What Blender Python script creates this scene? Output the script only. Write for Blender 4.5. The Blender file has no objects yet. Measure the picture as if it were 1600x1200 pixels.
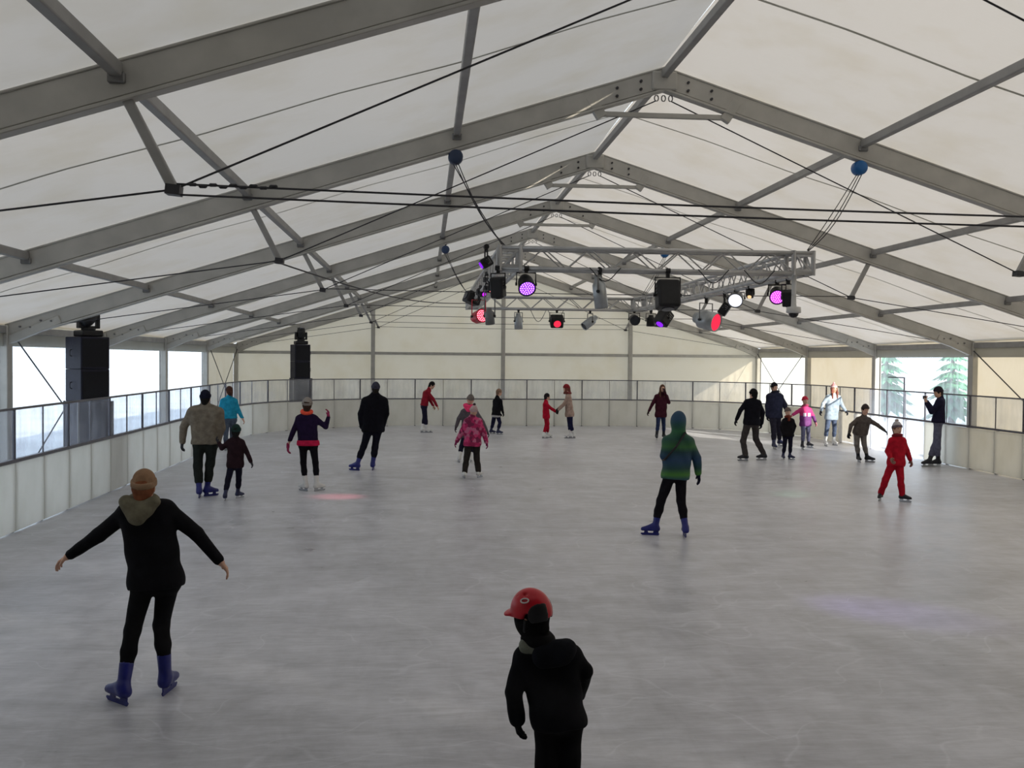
import bpy, bmesh, math, random
import numpy as np
from mathutils import Vector, Matrix
random.seed(7); RNG = np.random.default_rng(7)
SC = bpy.context.scene
COL = SC.collection

# ------------------------------------------------------------------ camera
F_PX, YAW, PITCH, ROLL = 1538.35, .0878, -.0247, .0088
CAM = np.array([-2.9526, -7.1675, 2.45])
def cam_rot():
    cy, sy = math.cos(YAW), math.sin(YAW)
    f = np.array([sy*math.cos(PITCH), cy*math.cos(PITCH), math.sin(PITCH)])
    r = np.array([cy, -sy, 0.]); u = np.cross(r, f)
    return np.array([r*math.cos(ROLL)+u*math.sin(ROLL), -r*math.sin(ROLL)+u*math.cos(ROLL), f])
RC = cam_rot()
cd = bpy.data.cameras.new('camera'); cam = bpy.data.objects.new('camera', cd); COL.objects.link(cam)
cd.sensor_width = 36; cd.lens = F_PX*36/1600; cd.clip_end = 500; cd.clip_start = .05
M = Matrix.Identity(4)
for i in range(3):
    M[i][0] = RC[0][i]; M[i][1] = RC[1][i]; M[i][2] = -RC[2][i]; M[i][3] = CAM[i]
cam.matrix_world = M
SC.camera = cam
# ------------------------------------------------------------------ light
SC.view_settings.view_transform = 'Standard'; SC.view_settings.look = 'None'
SC.view_settings.gamma = 1; SC.view_settings.use_curve_mapping = False
SC.view_settings.exposure = -.06
CY = SC.cycles; CY.max_bounces = 6; CY.diffuse_bounces = 3; CY.glossy_bounces = 3; CY.transmission_bounces = 4; CY.transparent_max_bounces = 10
CY.adaptive_threshold = .05; CY.caustics_reflective = False; CY.caustics_refractive = False
W = bpy.data.worlds.new('sky'); SC.world = W; W.use_nodes = True
bg = W.node_tree.nodes['Background']; bg.inputs[0].default_value = (.80, .90, 1.0, 1); bg.inputs[1].default_value = 2.0
sd = bpy.data.lights.new('sun', 'SUN'); sun = bpy.data.objects.new('sun', sd); COL.objects.link(sun)
sd.energy = 12.5; sd.angle = .012; sd.color = (1, .90, .74)
SUN = Vector((.44, -.86, .27)).normalized()
sun.rotation_euler = SUN.to_track_quat('Z', 'Y').to_euler(); sun.location = (20, -60, 25)

# a measured image point turned into a place in the hall (known depth, side or height)
def ray(px, py): return RC.T @ np.array([(px-800)/F_PX, (600-py)/F_PX, 1.])
def at_y(px, py, y): d = ray(px, py); return CAM + d*(y-CAM[1])/d[1]
def at_x(px, py, x): d = ray(px, py); return CAM + d*(x-CAM[0])/d[0]
def at_z(px, py, z=0.): d = ray(px, py); return CAM + d*(z-CAM[2])/d[2]

# ------------------------------------------------------------------ materials
def lin(c): return tuple(((v/255+.055)/1.055)**2.4 if v > 10 else v/255/12.92 for v in c)
MATS = {}
class NT:
    def __init__(s, name):
        s.m = bpy.data.materials.new(name); s.m.use_nodes = True; s.t = s.m.node_tree; s.t.nodes.clear()
        s.out = s.t.nodes.new('ShaderNodeOutputMaterial')
    def n(s, typ, **kw):
        nd = s.t.nodes.new('ShaderNode'+typ)
        for k, v in kw.items(): setattr(nd, k, v)
        return nd
    def l(s, a, b): s.t.links.new(a, b)
    def surf(s, sh): s.l(sh, s.out.inputs['Surface'])
def noisecol(b, c1, c2, scale=6, detail=3, lo=.35, hi=.65, stretch=(1,1,1), coord='Object', rough=.55):
    tc = b.n('TexCoord'); mp = b.n('Mapping'); mp.inputs['Scale'].default_value = stretch
    b.l(tc.outputs[coord], mp.inputs['Vector'])
    nz = b.n('TexNoise'); nz.inputs['Scale'].default_value = scale; nz.inputs['Detail'].default_value = detail; nz.inputs['Roughness'].default_value = rough
    b.l(mp.outputs[0], nz.inputs['Vector'])
    r = b.n('ValToRGB'); r.color_ramp.elements[0].position = lo; r.color_ramp.elements[1].position = hi
    r.color_ramp.elements[0].color = (*c1, 1); r.color_ramp.elements[1].color = (*c2, 1)
    b.l(nz.outputs['Fac'], r.inputs['Fac'])
    return r.outputs['Color'], nz.outputs['Fac'], mp.outputs[0]
def plain(name, rgb, rough=.5, metal=0., var=.12, scale=8, bump=.0, spec=.4, stretch=(1,1,1)):
    if name in MATS: return MATS[name]
    b = NT(name); c = lin(rgb)
    col, fac, _ = noisecol(b, tuple(v*(1-var) for v in c), tuple(min(1, v*(1+var)) for v in c), scale, stretch=stretch)
    p = b.n('BsdfPrincipled'); b.l(col, p.inputs['Base Color'])
    p.inputs['Roughness'].default_value = rough; p.inputs['Metallic'].default_value = metal; p.inputs['Specular IOR Level'].default_value = spec
    if bump:
        bp = b.n('Bump'); bp.inputs['Strength'].default_value = bump; bp.inputs['Distance'].default_value = .02
        b.l(fac, bp.inputs['Height']); b.l(bp.outputs[0], p.inputs['Normal'])
    b.surf(p.outputs[0]); MATS[name] = b.m; return b.m
def fabric(rgb, rough=.9, var=.18): return plain('fabric_%d_%d_%d' % tuple(rgb), rgb, rough, var=var, scale=14, bump=.25, spec=.15)
def membrane(name, refl, trans, stain, bump=.15, stretch=(1,1,1)):
    b = NT(name)
    cr, fac, _ = noisecol(b, tuple(v*s for v, s in zip(lin(refl), stain)), lin(refl), 1.1, 4, .30, .55, stretch)
    rp = b.n('ValToRGB'); rp.color_ramp.elements[0].position = .30; rp.color_ramp.elements[1].position = .55
    rp.color_ramp.elements[0].color = (*[v*s for v, s in zip(lin(trans), stain)], 1); rp.color_ramp.elements[1].color = (*lin(trans), 1)
    b.l(fac, rp.inputs[0]); ct = rp.outputs[0]
    d = b.n('BsdfDiffuse'); t = b.n('BsdfTranslucent'); a = b.n('AddShader')
    b.l(cr, d.inputs['Color']); b.l(ct, t.inputs['Color'])
    _, wf, _ = noisecol(b, (0,0,0), (1,1,1), 2.2, 2, .3, .7, (.35*stretch[0], 2.2*stretch[1], 1))
    bp = b.n('Bump'); bp.inputs['Strength'].default_value = bump; bp.inputs['Distance'].default_value = .08
    b.l(wf, bp.inputs['Height']); b.l(bp.outputs[0], d.inputs['Normal'])
    b.l(d.outputs[0], a.inputs[0]); b.l(t.outputs[0], a.inputs[1]); b.surf(a.outputs[0]); MATS[name] = b.m; return b.m
def emit(name, rgb, s):
    b = NT(name); e = b.n('Emission'); e.inputs[0].default_value = (*lin(rgb), 1); e.inputs[1].default_value = s
    b.surf(e.outputs[0]); b.m.cycles.emission_sampling = 'NONE'; MATS[name] = b.m; return b.m
def film(name, tint, clear, haze_rgb, haze_t, gloss=.06, streak=None):
    """clear sheet: mostly see-through, part scuffed haze, a little reflection"""
    b = NT(name)
    tr = b.n('BsdfTransparent'); tr.inputs[0].default_value = (*tint, 1)
    d = b.n('BsdfDiffuse'); d.inputs[0].default_value = (*lin(haze_rgb), 1)
    t = b.n('BsdfTranslucent'); t.inputs[0].default_value = (*haze_t, 1)
    a = b.n('AddShader'); b.l(d.outputs[0], a.inputs[0]); b.l(t.outputs[0], a.inputs[1])
    mx = b.n('MixShader')
    st = streak or (1, 1, .35)
    _, fac, _ = noisecol(b, (0,0,0), (1,1,1), 3.0, 3, .25, .8, st)
    mr = b.n('MapRange'); mr.inputs['From Min'].default_value = .3; mr.inputs['From Max'].default_value = .7
    mr.inputs['To Min'].default_value = max(0, 1-clear-.10); mr.inputs['To Max'].default_value = 1-clear+.10
    b.l(fac, mr.inputs['Value']); b.l(mr.outputs[0], mx.inputs[0]); b.l(tr.outputs[0], mx.inputs[1]); b.l(a.outputs[0], mx.inputs[2])
    g = b.n('BsdfGlossy'); g.inputs['Roughness'].default_value = .12
    m2 = b.n('MixShader'); m2.inputs[0].default_value = gloss
    b.l(mx.outputs[0], m2.inputs[1]); b.l(g.outputs[0], m2.inputs[2]); b.surf(m2.outputs[0]); MATS[name] = b.m; return b.m

ALU = plain('aluminium_frame', (176, 174, 168), .5, .1, .08, 3, spec=.4)
ALUD = plain('aluminium_purlin', (150, 149, 147), .5, .1, .10, 3)
STEEL = plain('galvanised_steel', (120, 120, 120), .45, .5, .15, 10)
CABLE = plain('steel_cable', (58, 58, 62), .5, .3, .1)
RAILM = plain('barrier_rail', (104, 104, 112), .45, .3, .12)
POSTD = plain('barrier_post', (76, 76, 86), .45, .3, .12)
TRUSS = plain('truss_aluminium', (182, 182, 182), .35, .45, .10, 5)
BLACK = plain('black_plastic', (22, 22, 26), .5, 0, .2)
SPKM = plain('speaker_black', (26, 27, 44), .65, 0, .15, 20, bump=.1)
SILV = plain('silver_can', (170, 175, 178), .35, .6, .1)
BLUEM = plain('hoist_blue', (30, 96, 158), .4, 0, .1)
WHITEP = plain('white_plastic', (206, 206, 204), .4, 0, .05)
ROOF = membrane('roof_membrane', (174, 172, 168), (112, 108, 104), (.93, .91, .86))
WALLM = membrane('wall_membrane', (182, 176, 164), (128, 121, 107), (.95, .93, .88))
VALM = membrane('valance_membrane', (150, 150, 146), (96, 96, 92), (.95, .95, .93))
ADDED_DARK = plain('added_dark_roof', (60, 60, 60), .9)  # dark roof fabric added out of view to dim the near ice
SEAM = membrane('seam_membrane', (128, 128, 124), (110, 110, 104), (.9, .9, .9))
MILKY = film('milky_window', (.95, .95, .92), .25, (190, 188, 176), (.55, .54, .48), .02)
CLEAR = film('clear_window_film', (.95, .98, 1.0), .78, (150, 160, 170), (.55, .62, .70), .03, (2.5, 2.5, .25))
GLASS = film('barrier_glass', (.96, .97, .99), .84, (176, 176, 182), (.22, .24, .28), .03)

def board_material():
    b = NT('white_board')
    cr, fac, _ = noisecol(b, lin((222, 222, 214)), lin((244, 244, 240)), 2.0, 4, .3, .6, (1, 1, .5))
    p = b.n('BsdfPrincipled'); b.l(cr, p.inputs['Base Color']); p.inputs['Roughness'].default_value = .38
    t = b.n('BsdfTranslucent'); t.inputs[0].default_value = (.95, .95, .92, 1)
    mx = b.n('MixShader'); mx.inputs[0].default_value = .48
    b.l(p.outputs[0], mx.inputs[1]); b.l(t.outputs[0], mx.inputs[2]); b.surf(mx.outputs[0]); return b.m
BOARD = board_material()
def ice_material():
    b = NT('scratched_ice')
    tc = b.n('TexCoord')
    def nz(scale, detail, st, rot=0, rough=.6):
        mp = b.n('Mapping'); mp.inputs['Scale'].default_value = st; mp.inputs['Rotation'].default_value = (0, 0, rot)
        b.l(tc.outputs['Object'], mp.inputs['Vector'])
        n = b.n('TexNoise'); n.inputs['Scale'].default_value = scale; n.inputs['Detail'].default_value = detail; n.inputs['Roughness'].default_value = rough
        n.inputs['Distortion'].default_value = .6
        b.l(mp.outputs[0], n.inputs['Vector']); return n.outputs['Fac']
    big = nz(.35, 3, (1, 1, 1)); s1 = nz(1.6, 6, (.8, 1.7, 1), .5); s2 = nz(2.2, 5, (1.9, .7, 1), .6); s3 = nz(7, 6, (.5, 2.6, 1), -.4, .7)
    def math_(op, a, c):
        m = b.n('Math', operation=op)
        for i, v in enumerate((a, c)):
            if isinstance(v, float): m.inputs[i].default_value = v
            else: b.l(v, m.inputs[i])
        return m.outputs[0]
    sc = math_('ADD', math_('MULTIPLY', s1, .40), math_('ADD', math_('MULTIPLY', s2, .25), math_('MULTIPLY', s3, .35)))
    # thin bright skate cuts
    v = b.n('TexVoronoi', feature='DISTANCE_TO_EDGE'); v.inputs['Scale'].default_value = .9
    mp = b.n('Mapping'); mp.inputs['Scale'].default_value = (.5, 1.6, 1); mp.inputs['Rotation'].default_value = (0, 0, .3)
    wob = b.n('TexNoise'); wob.inputs['Scale'].default_value = .6; b.l(tc.outputs['Object'], wob.inputs['Vector'])
    add = b.n('VectorMath', operation='MULTIPLY_ADD'); b.l(wob.outputs['Color'], add.inputs[0]); add.inputs[1].default_value = (2.5, 2.5, 0); b.l(tc.outputs['Object'], add.inputs[2])
    b.l(add.outputs[0], mp.inputs['Vector']); b.l(mp.outputs[0], v.inputs['Vector'])
    cut = b.n('MapRange'); cut.inputs['From Max'].default_value = .012; cut.inputs['To Min'].default_value = .10; cut.inputs['To Max'].default_value = 0
    b.l(v.outputs['Distance'], cut.inputs['Value'])
    val = math_('ADD', math_('ADD', math_('MULTIPLY', sc, .74), math_('MULTIPLY', big, .26)), math_('MULTIPLY', cut.outputs[0], .5))
    r = b.n('ValToRGB'); e = r.color_ramp.elements
    e[0].position = .37; e[0].color = (*lin((154, 155, 161)), 1); e[1].position = .60; e[1].color = (*lin((214, 215, 223)), 1)
    b.l(val, r.inputs[0])
    p = b.n('BsdfPrincipled'); b.l(r.outputs[0], p.inputs['Base Color'])
    rr = b.n('MapRange'); rr.inputs['From Min'].default_value = .35; rr.inputs['From Max'].default_value = .65; rr.inputs['To Min'].default_value = .26; rr.inputs['To Max'].default_value = .48
    b.l(sc, rr.inputs['Value']); b.l(rr.outputs[0], p.inputs['Roughness']); p.inputs['Specular IOR Level'].default_value = .5
    bp = b.n('Bump'); bp.inputs['Strength'].default_value = .18; bp.inputs['Distance'].default_value = .02
    b.l(sc, bp.inputs['Height']); b.l(bp.outputs[0], p.inputs['Normal']); b.surf(p.outputs[0]); return b.m
ICE = ice_material()

# ------------------------------------------------------------------ object helpers
def link(name, data, parent=None, mat=None):
    o = bpy.data.objects.new(name, data); COL.objects.link(o)
    if parent is not None: o.parent = parent
    if mat is not None and data is not None: data.materials.append(mat)
    return o
def tag(o, label=None, cat=None, group=None, kind=None):
    if label: o['label'] = label
    if cat: o['category'] = cat
    if group: o['group'] = group
    if kind: o['kind'] = kind
    return o
def thing(name, loc, label, cat, group=None, rz=0):
    o = link(name, None); o.location = loc; o.rotation_euler[2] = rz; o.empty_display_size = .2
    return tag(o, label, cat, group)
class MB:
    """collects shapes into one mesh"""
    def __init__(s): s.v = []; s.f = []
    def add(s, vs, fs):
        k = len(s.v); s.v += [tuple(map(float, p)) for p in vs]; s.f += [tuple(i+k for i in f) for f in fs]; return s
    def box(s, lo, hi):
        (a, b, c), (d, e, f) = lo, hi
        return s.add([(a,b,c),(d,b,c),(d,e,c),(a,e,c),(a,b,f),(d,b,f),(d,e,f),(a,e,f)],
                     [(0,3,2,1),(4,5,6,7),(0,1,5,4),(1,2,6,5),(2,3,7,6),(3,0,4,7)])
    def bar(s, a, b, w, h, up=(0,0,1), drop=0.):
        """box along a-b, w across, h in the up direction, centred (or dropped below the line)"""
        a = np.array(a, float); b = np.array(b, float); d = (b-a)/np.linalg.norm(b-a)
        r = np.cross(d, up); r /= np.linalg.norm(r); u = np.cross(r, d)
        vs = []
        for p in (a, b):
            for i, j in ((-1,-1),(1,-1),(1,1),(-1,1)): vs.append(p + r*i*w/2 + u*(j*h/2-drop))
        return s.add(vs, [(0,1,2,3),(7,6,5,4),(0,4,5,1),(1,5,6,2),(2,6,7,3),(3,7,4,0)])
    def tube(s, pts, r, n=8, r2=None):
        pts = [np.array(p, float) for p in pts]; vs = []; fs = []; m = len(pts)
        ref = None
        for i, p in enumerate(pts):
            d = pts[min(i+1, m-1)]-pts[max(i-1, 0)]; d /= np.linalg.norm(d)+1e-9
            if ref is None: ref = np.array([0,0,1.]) if abs(d[2]) < .9 else np.array([1.,0,0])
            x = np.cross(d, ref); x /= np.linalg.norm(x); y = np.cross(d, x)
            rr = r if r2 is None else r+(r2-r)*i/(m-1)
            for k in range(n):
                t = 2*math.pi*k/n; vs.append(p+rr*(x*math.cos(t)+y*math.sin(t)))
        for i in range(m-1):
            for k in range(n): fs.append((i*n+k, i*n+(k+1) % n, (i+1)*n+(k+1) % n, (i+1)*n+k))
        fs.append(tuple(range(n-1, -1, -1))); fs.append(tuple((m-1)*n+k for k in range(n)))
        return s.add(vs, fs)
    def lathe(s, prof, n=20, T=None):
        """profile (r, z) revolved about z, then moved by matrix T"""
        vs = []; fs = []; m = len(prof)
        for r, z in prof:
            for k in range(n):
                t = 2*math.pi*k/n; v = Vector((r*math.cos(t), r*math.sin(t), z)); vs.append(tuple(T @ v) if T is not None else tuple(v))
        for i in range(m-1):
            for k in range(n): fs.append((i*n+k, i*n+(k+1) % n, (i+1)*n+(k+1) % n, (i+1)*n+k))
        fs.append(tuple(range(n-1, -1, -1))); fs.append(tuple((m-1)*n+k for k in range(n)))
        return s.add(vs, fs)
    def mesh(s, name, smooth=False):
        me = bpy.data.meshes.new(name); me.from_pydata(s.v, [], s.f); me.update()
        bm = bmesh.new(); bm.from_mesh(me); bmesh.ops.recalc_face_normals(bm, faces=bm.faces); bm.to_mesh(me); bm.free()
        if smooth: me.polygons.foreach_set('use_smooth', [True]*len(me.polygons))
        return me
    def obj(s, name, mat, parent=None, smooth=False): return link(name, s.mesh(name, smooth), parent, mat)
def bevel(o, w=.01, seg=2):
    m = o.modifiers.new('bevel', 'BEVEL'); m.width = w; m.segments = seg; m.limit_method = 'ANGLE'; return o
def grid_mesh(name, fn, nu, nv):
    vs = [fn(i/nu, j/nv) for j in range(nv+1) for i in range(nu+1)]
    fs = [(j*(nu+1)+i, j*(nu+1)+i+1, (j+1)*(nu+1)+i+1, (j+1)*(nu+1)+i) for j in range(nv) for i in range(nu)]
    me = bpy.data.meshes.new(name); me.from_pydata([tuple(map(float, v)) for v in vs], [], fs); me.update()
    me.polygons.foreach_set('use_smooth', [True]*len(fs)); return me

# ------------------------------------------------------------------ the hall
BAY, HW, ZE, ZR, ZT = 5.06, 10.0, 2.975, 6.128, 2.65
K0, K1 = -3, 6                      # first and last frame; frame k stands at y = BAY*k
YN, YF = BAY*K0, BAY*K1
PUR = [2.587, 5.107, 7.684]         # purlin offsets from the ridge
def zr(x): return ZE+(ZR-ZE)*(1-abs(x)/HW)

ice = link('floor', grid_mesh('floor', lambda u, v: (-9.9+19.8*u, YN+.05+(YF-YN-.1)*v, 0), 40, 80), None, ICE)
tag(ice, kind='structure')
g = MB().box((-90, -60, -.4), (90, 140, -.06)).obj('ground', plain('outside_ground', (196, 200, 206), .9, 0, .12, .4)); tag(g, kind='structure')

# ceiling: fabric panels and purlins between the frames
ceiling = link('ceiling', None); tag(ceiling, kind='structure')
for k in range(K0, K1):
    y0, y1 = BAY*k, BAY*(k+1)+(.22 if k == K1-1 else 0)
    for sx in (-1, 1):
        ph = random.uniform(0, 6)
        def fn(u, v, sx=sx, y0=y0, y1=y1, ph=ph):
            x = sx*(HW+.12)*u; y = y0+(y1-y0)*v
            sag = math.sin(math.pi*v)
            if k == K1-1: sag = math.sin(math.pi*min(1, v*1.045))
            seg = min(abs(abs(x)-q) for q in [0]+PUR+[10.])
            z = zr(x)+.03+sag*(.03+.05*min(1, seg/1.2)*.6) + .006*math.sin(9*u+4*v+ph)*sag
            return (x, y, z)
        p = link('roof_panel', grid_mesh('roof_panel', fn, 40, 14), ceiling, ROOF if k > -2 else ADDED_DARK)  # unseen bays behind the camera take the added dark fabric
        # welded seam strip in the middle of the bay
        def sm(u, v, fn=fn):
            a = fn(u, .5+(v-.5)*.009); return (a[0], a[1], a[2]-.006)
        link('seam', grid_mesh('seam', sm, 40, 1), ceiling, SEAM)
    for q in [0]+PUR:
        for sx in ((1,) if q == 0 else (-1, 1)):
            z = zr(q)-.075-(.02 if q == 0 else 0)
            bevel(MB().bar((sx*q, y0+.05, z), (sx*q, y1-.05, z), .085, .10).obj('purlin', ALUD, ceiling), .012)

# arch frames
ORD = {-3: 'far behind the camera at the near end wall', -2: 'just behind the camera, third from the near wall', -1: 'directly above the viewer, out of view',
       0: 'nearest of those in view, crossing the upper left corner', 1: 'second in view, carrying the two front chain hoists',
       2: 'third in view, just behind the front of the lighting truss', 3: 'fourth in view, over the rear end of the lighting truss',
       4: 'third from the far end wall', 5: 'next to the far end wall', 6: 'flush against the far end wall'}
for k in range(K0, K1+1):
    y = BAY*k
    t = thing('arch_frame', (0, y, 0), 'grey aluminium tent arch, ' + ORD[k], 'tent frame', 'arch frames of the tent')
    for sx in (-1, 1):
        m = MB()
        m.bar((0, 0, ZR), (sx*HW, 0, ZE), .085, .24, drop=.13)
        m.bar((0, 0, ZR), (sx*HW, 0, ZE), .125, .030, drop=.272)
        m.bar((0, 0, ZR), (sx*HW, 0, ZE), .115, .022, drop=.012)
        bevel(m.obj('rafter', ALU, t), .006, 1)
        p = MB(); p.box((sx*10-.07, -.11, 0), (sx*10+.07, .11, ZE-.02)); p.box((sx*10-.16, -.16, 0), (sx*10+.16, .16, .03))
        bevel(p.obj('post', ALU, t), .012, 1)
        # eave knee plate with bolts
        e = MB(); e.bar((sx*10.02, 0, ZE-.30), (sx*9.1, 0, zr(9.1)-.19), .135, .14)
        kn = bevel(e.obj('knee_plate', ALU, t), .008, 1)
        bl = MB()
        for i in range(4): bl.tube([(sx*(9.75-.17*i), -.085, zr(9.75-.17*i)-.12-.06*(i % 2)), (sx*(9.75-.17*i), .085, zr(9.75-.17*i)-.12-.06*(i % 2))], .016, 8)
        tag(bl.obj('bolt', STEEL, kn), kind='stuff')
        # hanging strut and tension cables
        top = (sx*5.06, 0, zr(5.06)-.26); bot = (sx*4.73, 0, 3.63)
        st = bevel(MB().bar(top, bot, .07, .07, (0, 1, 0)).obj('strut', ALUD, t), .008, 1)
        MB().bar((bot[0]-.05, 0, bot[2]), (bot[0]+.05, 0, bot[2]-.01), .11, .07).obj('shackle', CABLE, st)
        cr = .008
        MB().tube([bot, (sx*9.85, 0, ZE-.10)], cr, 6).obj('cable', CABLE, t)
        MB().tube([bot, (sx*.10, 0, ZR-.42)], cr, 6).obj('cable', CABLE, t)
        # purlin brackets
        for q in PUR:
            bk = MB().box((sx*q-.06, -.075, zr(q)-.17), (sx*q+.06, .075, zr(q)-.09)); bevel(bk.obj('bracket', STEEL, t), .01, 1)
        # turnbuckle beside the strut
        tb = MB()
        if k != 0: continue
        for i in range(9): tb.lathe([(.005, 0), (.013, .01), (.013, .05), (.005, .06)], 8, Matrix.Translation((bot[0]-sx*(.10+.07*i), 0, bot[2]+.038-.012*(i % 2))) @ Matrix.Rotation(math.pi/2, 4, 'Y'))
        tag(tb.obj('turnbuckle', CABLE, t), kind='stuff')
    for dz in ((.04, -.035) if k == 0 else () if k == 1 else (.02,)):
        MB().tube([(-4.73+9.46*i/8, 0, 3.63+dz-.03*math.sin(math.pi*i/8)-(.105*i/8 if k == 0 else 0)) for i in range(9)], .008, 6).obj('tie_cable', CABLE, t)
    ap = MB().box((-.16, -.075, ZR-.30), (.16, .075, ZR-.06)); bevel(ap.obj('apex_plate', ALU, t), .02, 1)
    bl = MB()
    for x in (-.6, -.3, .3, .6):
        for dz in (.10, .20): bl.tube([(x, -.075, zr(x)-dz), (x, .075, zr(x)-dz)], .017, 8)
    tag(bl.obj('bolt', CABLE, t), kind='stuff')
    rg = MB()
    for x in (-.09, 0, .09): rg.tube([(x+.026*math.cos(a*math.pi/5), 0, ZR-.385+.038*math.sin(a*math.pi/5)) for a in range(11)], .008, 6)
    tag(rg.obj('apex_ring', STEEL, t), kind='stuff')
    c = MB().bar((-.82, 0, zr(.82)-.345), (.82, 0, zr(.82)-.345), .06, .06)
    co = bevel(c.obj('collar_tie', ALU, t), .006, 1)
    for sx in (-1, 1):
        gp = MB().bar((sx*.78, 0, zr(.78)-.40), (sx*.94, 0, zr(.86)-.12), .13, .09, (0, 1, 0)); bevel(gp.obj('gusset', ALU, co), .006, 1)

# side walls
def wall_side(name, sx, kinds, wn):
    w = link(name, None); tag(w, kind='structure')
    X = sx*10.09
    for k in range(K0, K1):
        y0, y1 = BAY*k, BAY*(k+1); kd = kinds.get(k, 'p')
        bevel(MB().bar((sx*10, y0+.11, ZE-.09), (sx*10, y1-.11, ZE-.09), .10, .13).obj('eave_beam', ALUD, w), .01, 1)
        def val(u, v): return (sx*9.985+sx*.015*math.sin(7*u+k), y0+.1+(y1-y0-.2)*u, (2.60+.03*math.sin(math.pi*u)*0)+(ZE-.05-2.60)*v)
        link('valance', grid_mesh('valance', val, 16, 3), w, VALM)
        top = 2.68
        if kd in ('c', 'm'):
            zb = .35 if sx < 0 else .02
            wi = link('window_%d' % wn[0], None); wn[0] += 1; tag(wi, kind='structure')
            def pn(u, v): return (X+.012*math.sin(5*u+3*v+k), y0+.1+(y1-y0-.2)*u, zb+(top-zb)*v)
            link('pane', grid_mesh('pane', pn, 20, 8), wi, CLEAR if kd == 'c' else MILKY)
            fr = MB()
            for yy in (y0+.11, y1-.11): fr.box((X-.012, yy-.03, zb), (X+.012, yy+.03, top))
            fr.box((X-.012, y0+.1, top-.03), (X+.012, y1-.1, top+.03)); fr.box((X-.012, y0+.1, zb-.03), (X+.012, y1-.1, zb+.03))
            fr.obj('window_frame', VALM, wi)
            if zb > .1: link('wall_panel', grid_mesh('wall_panel', lambda u, v: (X, y0+.1+(y1-y0-.2)*u, zb*v), 4, 2), w, WALLM)
            link('wall_panel', grid_mesh('wall_panel', lambda u, v: (X, y0+(y1-y0)*u, top+(ZE+.12-top)*v), 8, 2), w, WALLM)
        else:
            link('wall_panel', grid_mesh('wall_panel', lambda u, v: (X+.02*math.sin(6*u)*math.sin(math.pi*v), y0+(y1-y0)*u, (ZE+.12)*v), 16, 8), w, WALLM)
        if kd in ('m',) or (sx > 0 and k in (2, 1)) or (sx < 0 and k in (2, 5)):
            MB().tube([(sx*9.93, y0+.15, .1), (sx*9.93, y1-.15, 2.75)], .014, 6).obj('brace_cable', CABLE, w)
            if kd == 'm' or sx < 0: MB().tube([(sx*9.91, y1-.15, .1), (sx*9.91, y0+.15, 2.75)], .014, 6).obj('brace_cable', CABLE, w)
    return w
wn = [1]
wall_side('wall_left', -1, {0: 'c', 1: 'c', 2: 'c', 3: 'c', 4: 'c'}, wn)
wall_side('wall_right', 1, {3: 'c', 5: 'm'}, wn)
# far gable
wf = link('wall_far', None); tag(wf, kind='structure')
GX = [-10, -4.93, 0, 4.93, 10]
for i in range(4):
    a, b_ = GX[i], GX[i+1]
    for lo, hi in ((0, ZT), (ZT, None)):
        def pn(u, v, a=a, b_=b_, lo=lo, hi=hi):
            x = a+(b_-a)*u; h = zr(x)+.04 if hi is None else hi
            return (x, YF+.13+.012*math.sin(11*u+5*v)*math.sin(math.pi*u), lo+(h-lo)*v)
        link('wall_panel', grid_mesh('wall_panel', pn, 20, 8), wf, WALLM)
    bevel(MB().bar((a+.07, YF+.04, ZT), (b_-.07, YF+.04, ZT), .09, .11).obj('transom', ALU, wf), .01, 1)
for x in GX[1:4]:
    bevel(MB().box((x-.075, YF-.07, 0), (x+.075, YF+.10, zr(x)-.26)).obj('post', ALU, wf), .01, 1)
wnr = MB().box((-10.1, YN-.2, 0), (10.1, YN-.12, ZE))
wnr.add([(-10.1, YN-.2, ZE), (10.1, YN-.2, ZE), (0, YN-.2, ZR+.05), (-10.1, YN-.12, ZE), (10.1, YN-.12, ZE), (0, YN-.12, ZR+.05)], [(0,1,2), (5,4,3), (0,2,5,3), (1,4,5,2)])
tag(wnr.obj('wall_near', plain('near_wall', (56, 55, 54), .8, 0, .15, 2)), kind='structure')  # unseen end wall, made dark to keep light off the near ice

# ------------------------------------------------------------------ rink barrier
STEP = 1.03
RX0, RX1, RY1, RAD = -8.6, 9.65, 29.05, 6.2
def rink_path():
    pts = []; n = 0
    segs = [('l', (RX0, 6.94-16*STEP), (RX0, RY1-RAD)), ('a', (RX0+RAD, RY1-RAD), math.pi, math.pi/2),
            ('l', (RX0+RAD, RY1), (RX1-RAD, RY1)), ('a', (RX1-RAD, RY1-RAD), math.pi/2, 0), ('l', (RX1, RY1-RAD), (RX1, 6.94-16*STEP))]
    def L(s): return math.dist(s[1], s[2]) if s[0] == 'l' else RAD*math.pi/2
    tot = sum(L(s) for s in segs); N = int(tot/STEP)
    for i in range(N+1):
        d = i*STEP; si = 0
        while si < 4 and d > L(segs[si]): d -= L(segs[si]); si += 1
        s = segs[si]
        if s[0] == 'l':
            f = d/L(s); p = (s[1][0]+(s[2][0]-s[1][0])*f, s[1][1]+(s[2][1]-s[1][1])*f)
        else:
            a = s[2]+(s[3]-s[2])*d/L(s); p = (s[1][0]+RAD*math.cos(a), s[1][1]+RAD*math.sin(a))
        pts.append((p, si))
    return pts
PATH = rink_path()
BL = ['white rink barrier with scuffed clear panes along the left windows', 'curved white rink barrier rounding the far left corner by the black speaker',
      'white rink barrier with clear panes along the far end wall', 'curved white rink barrier rounding the far right corner', 'white rink barrier along the right wall, its low panels glowing bright below the clear window']
runs = {}
for i in range(len(PATH)-1): runs.setdefault(PATH[i][1], []).append(i)
HB, HG = .99, 1.72
pm = MB().box((0, -.02, .02), (STEP-.016, .015, HB-.03)).mesh('board_panel')
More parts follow.
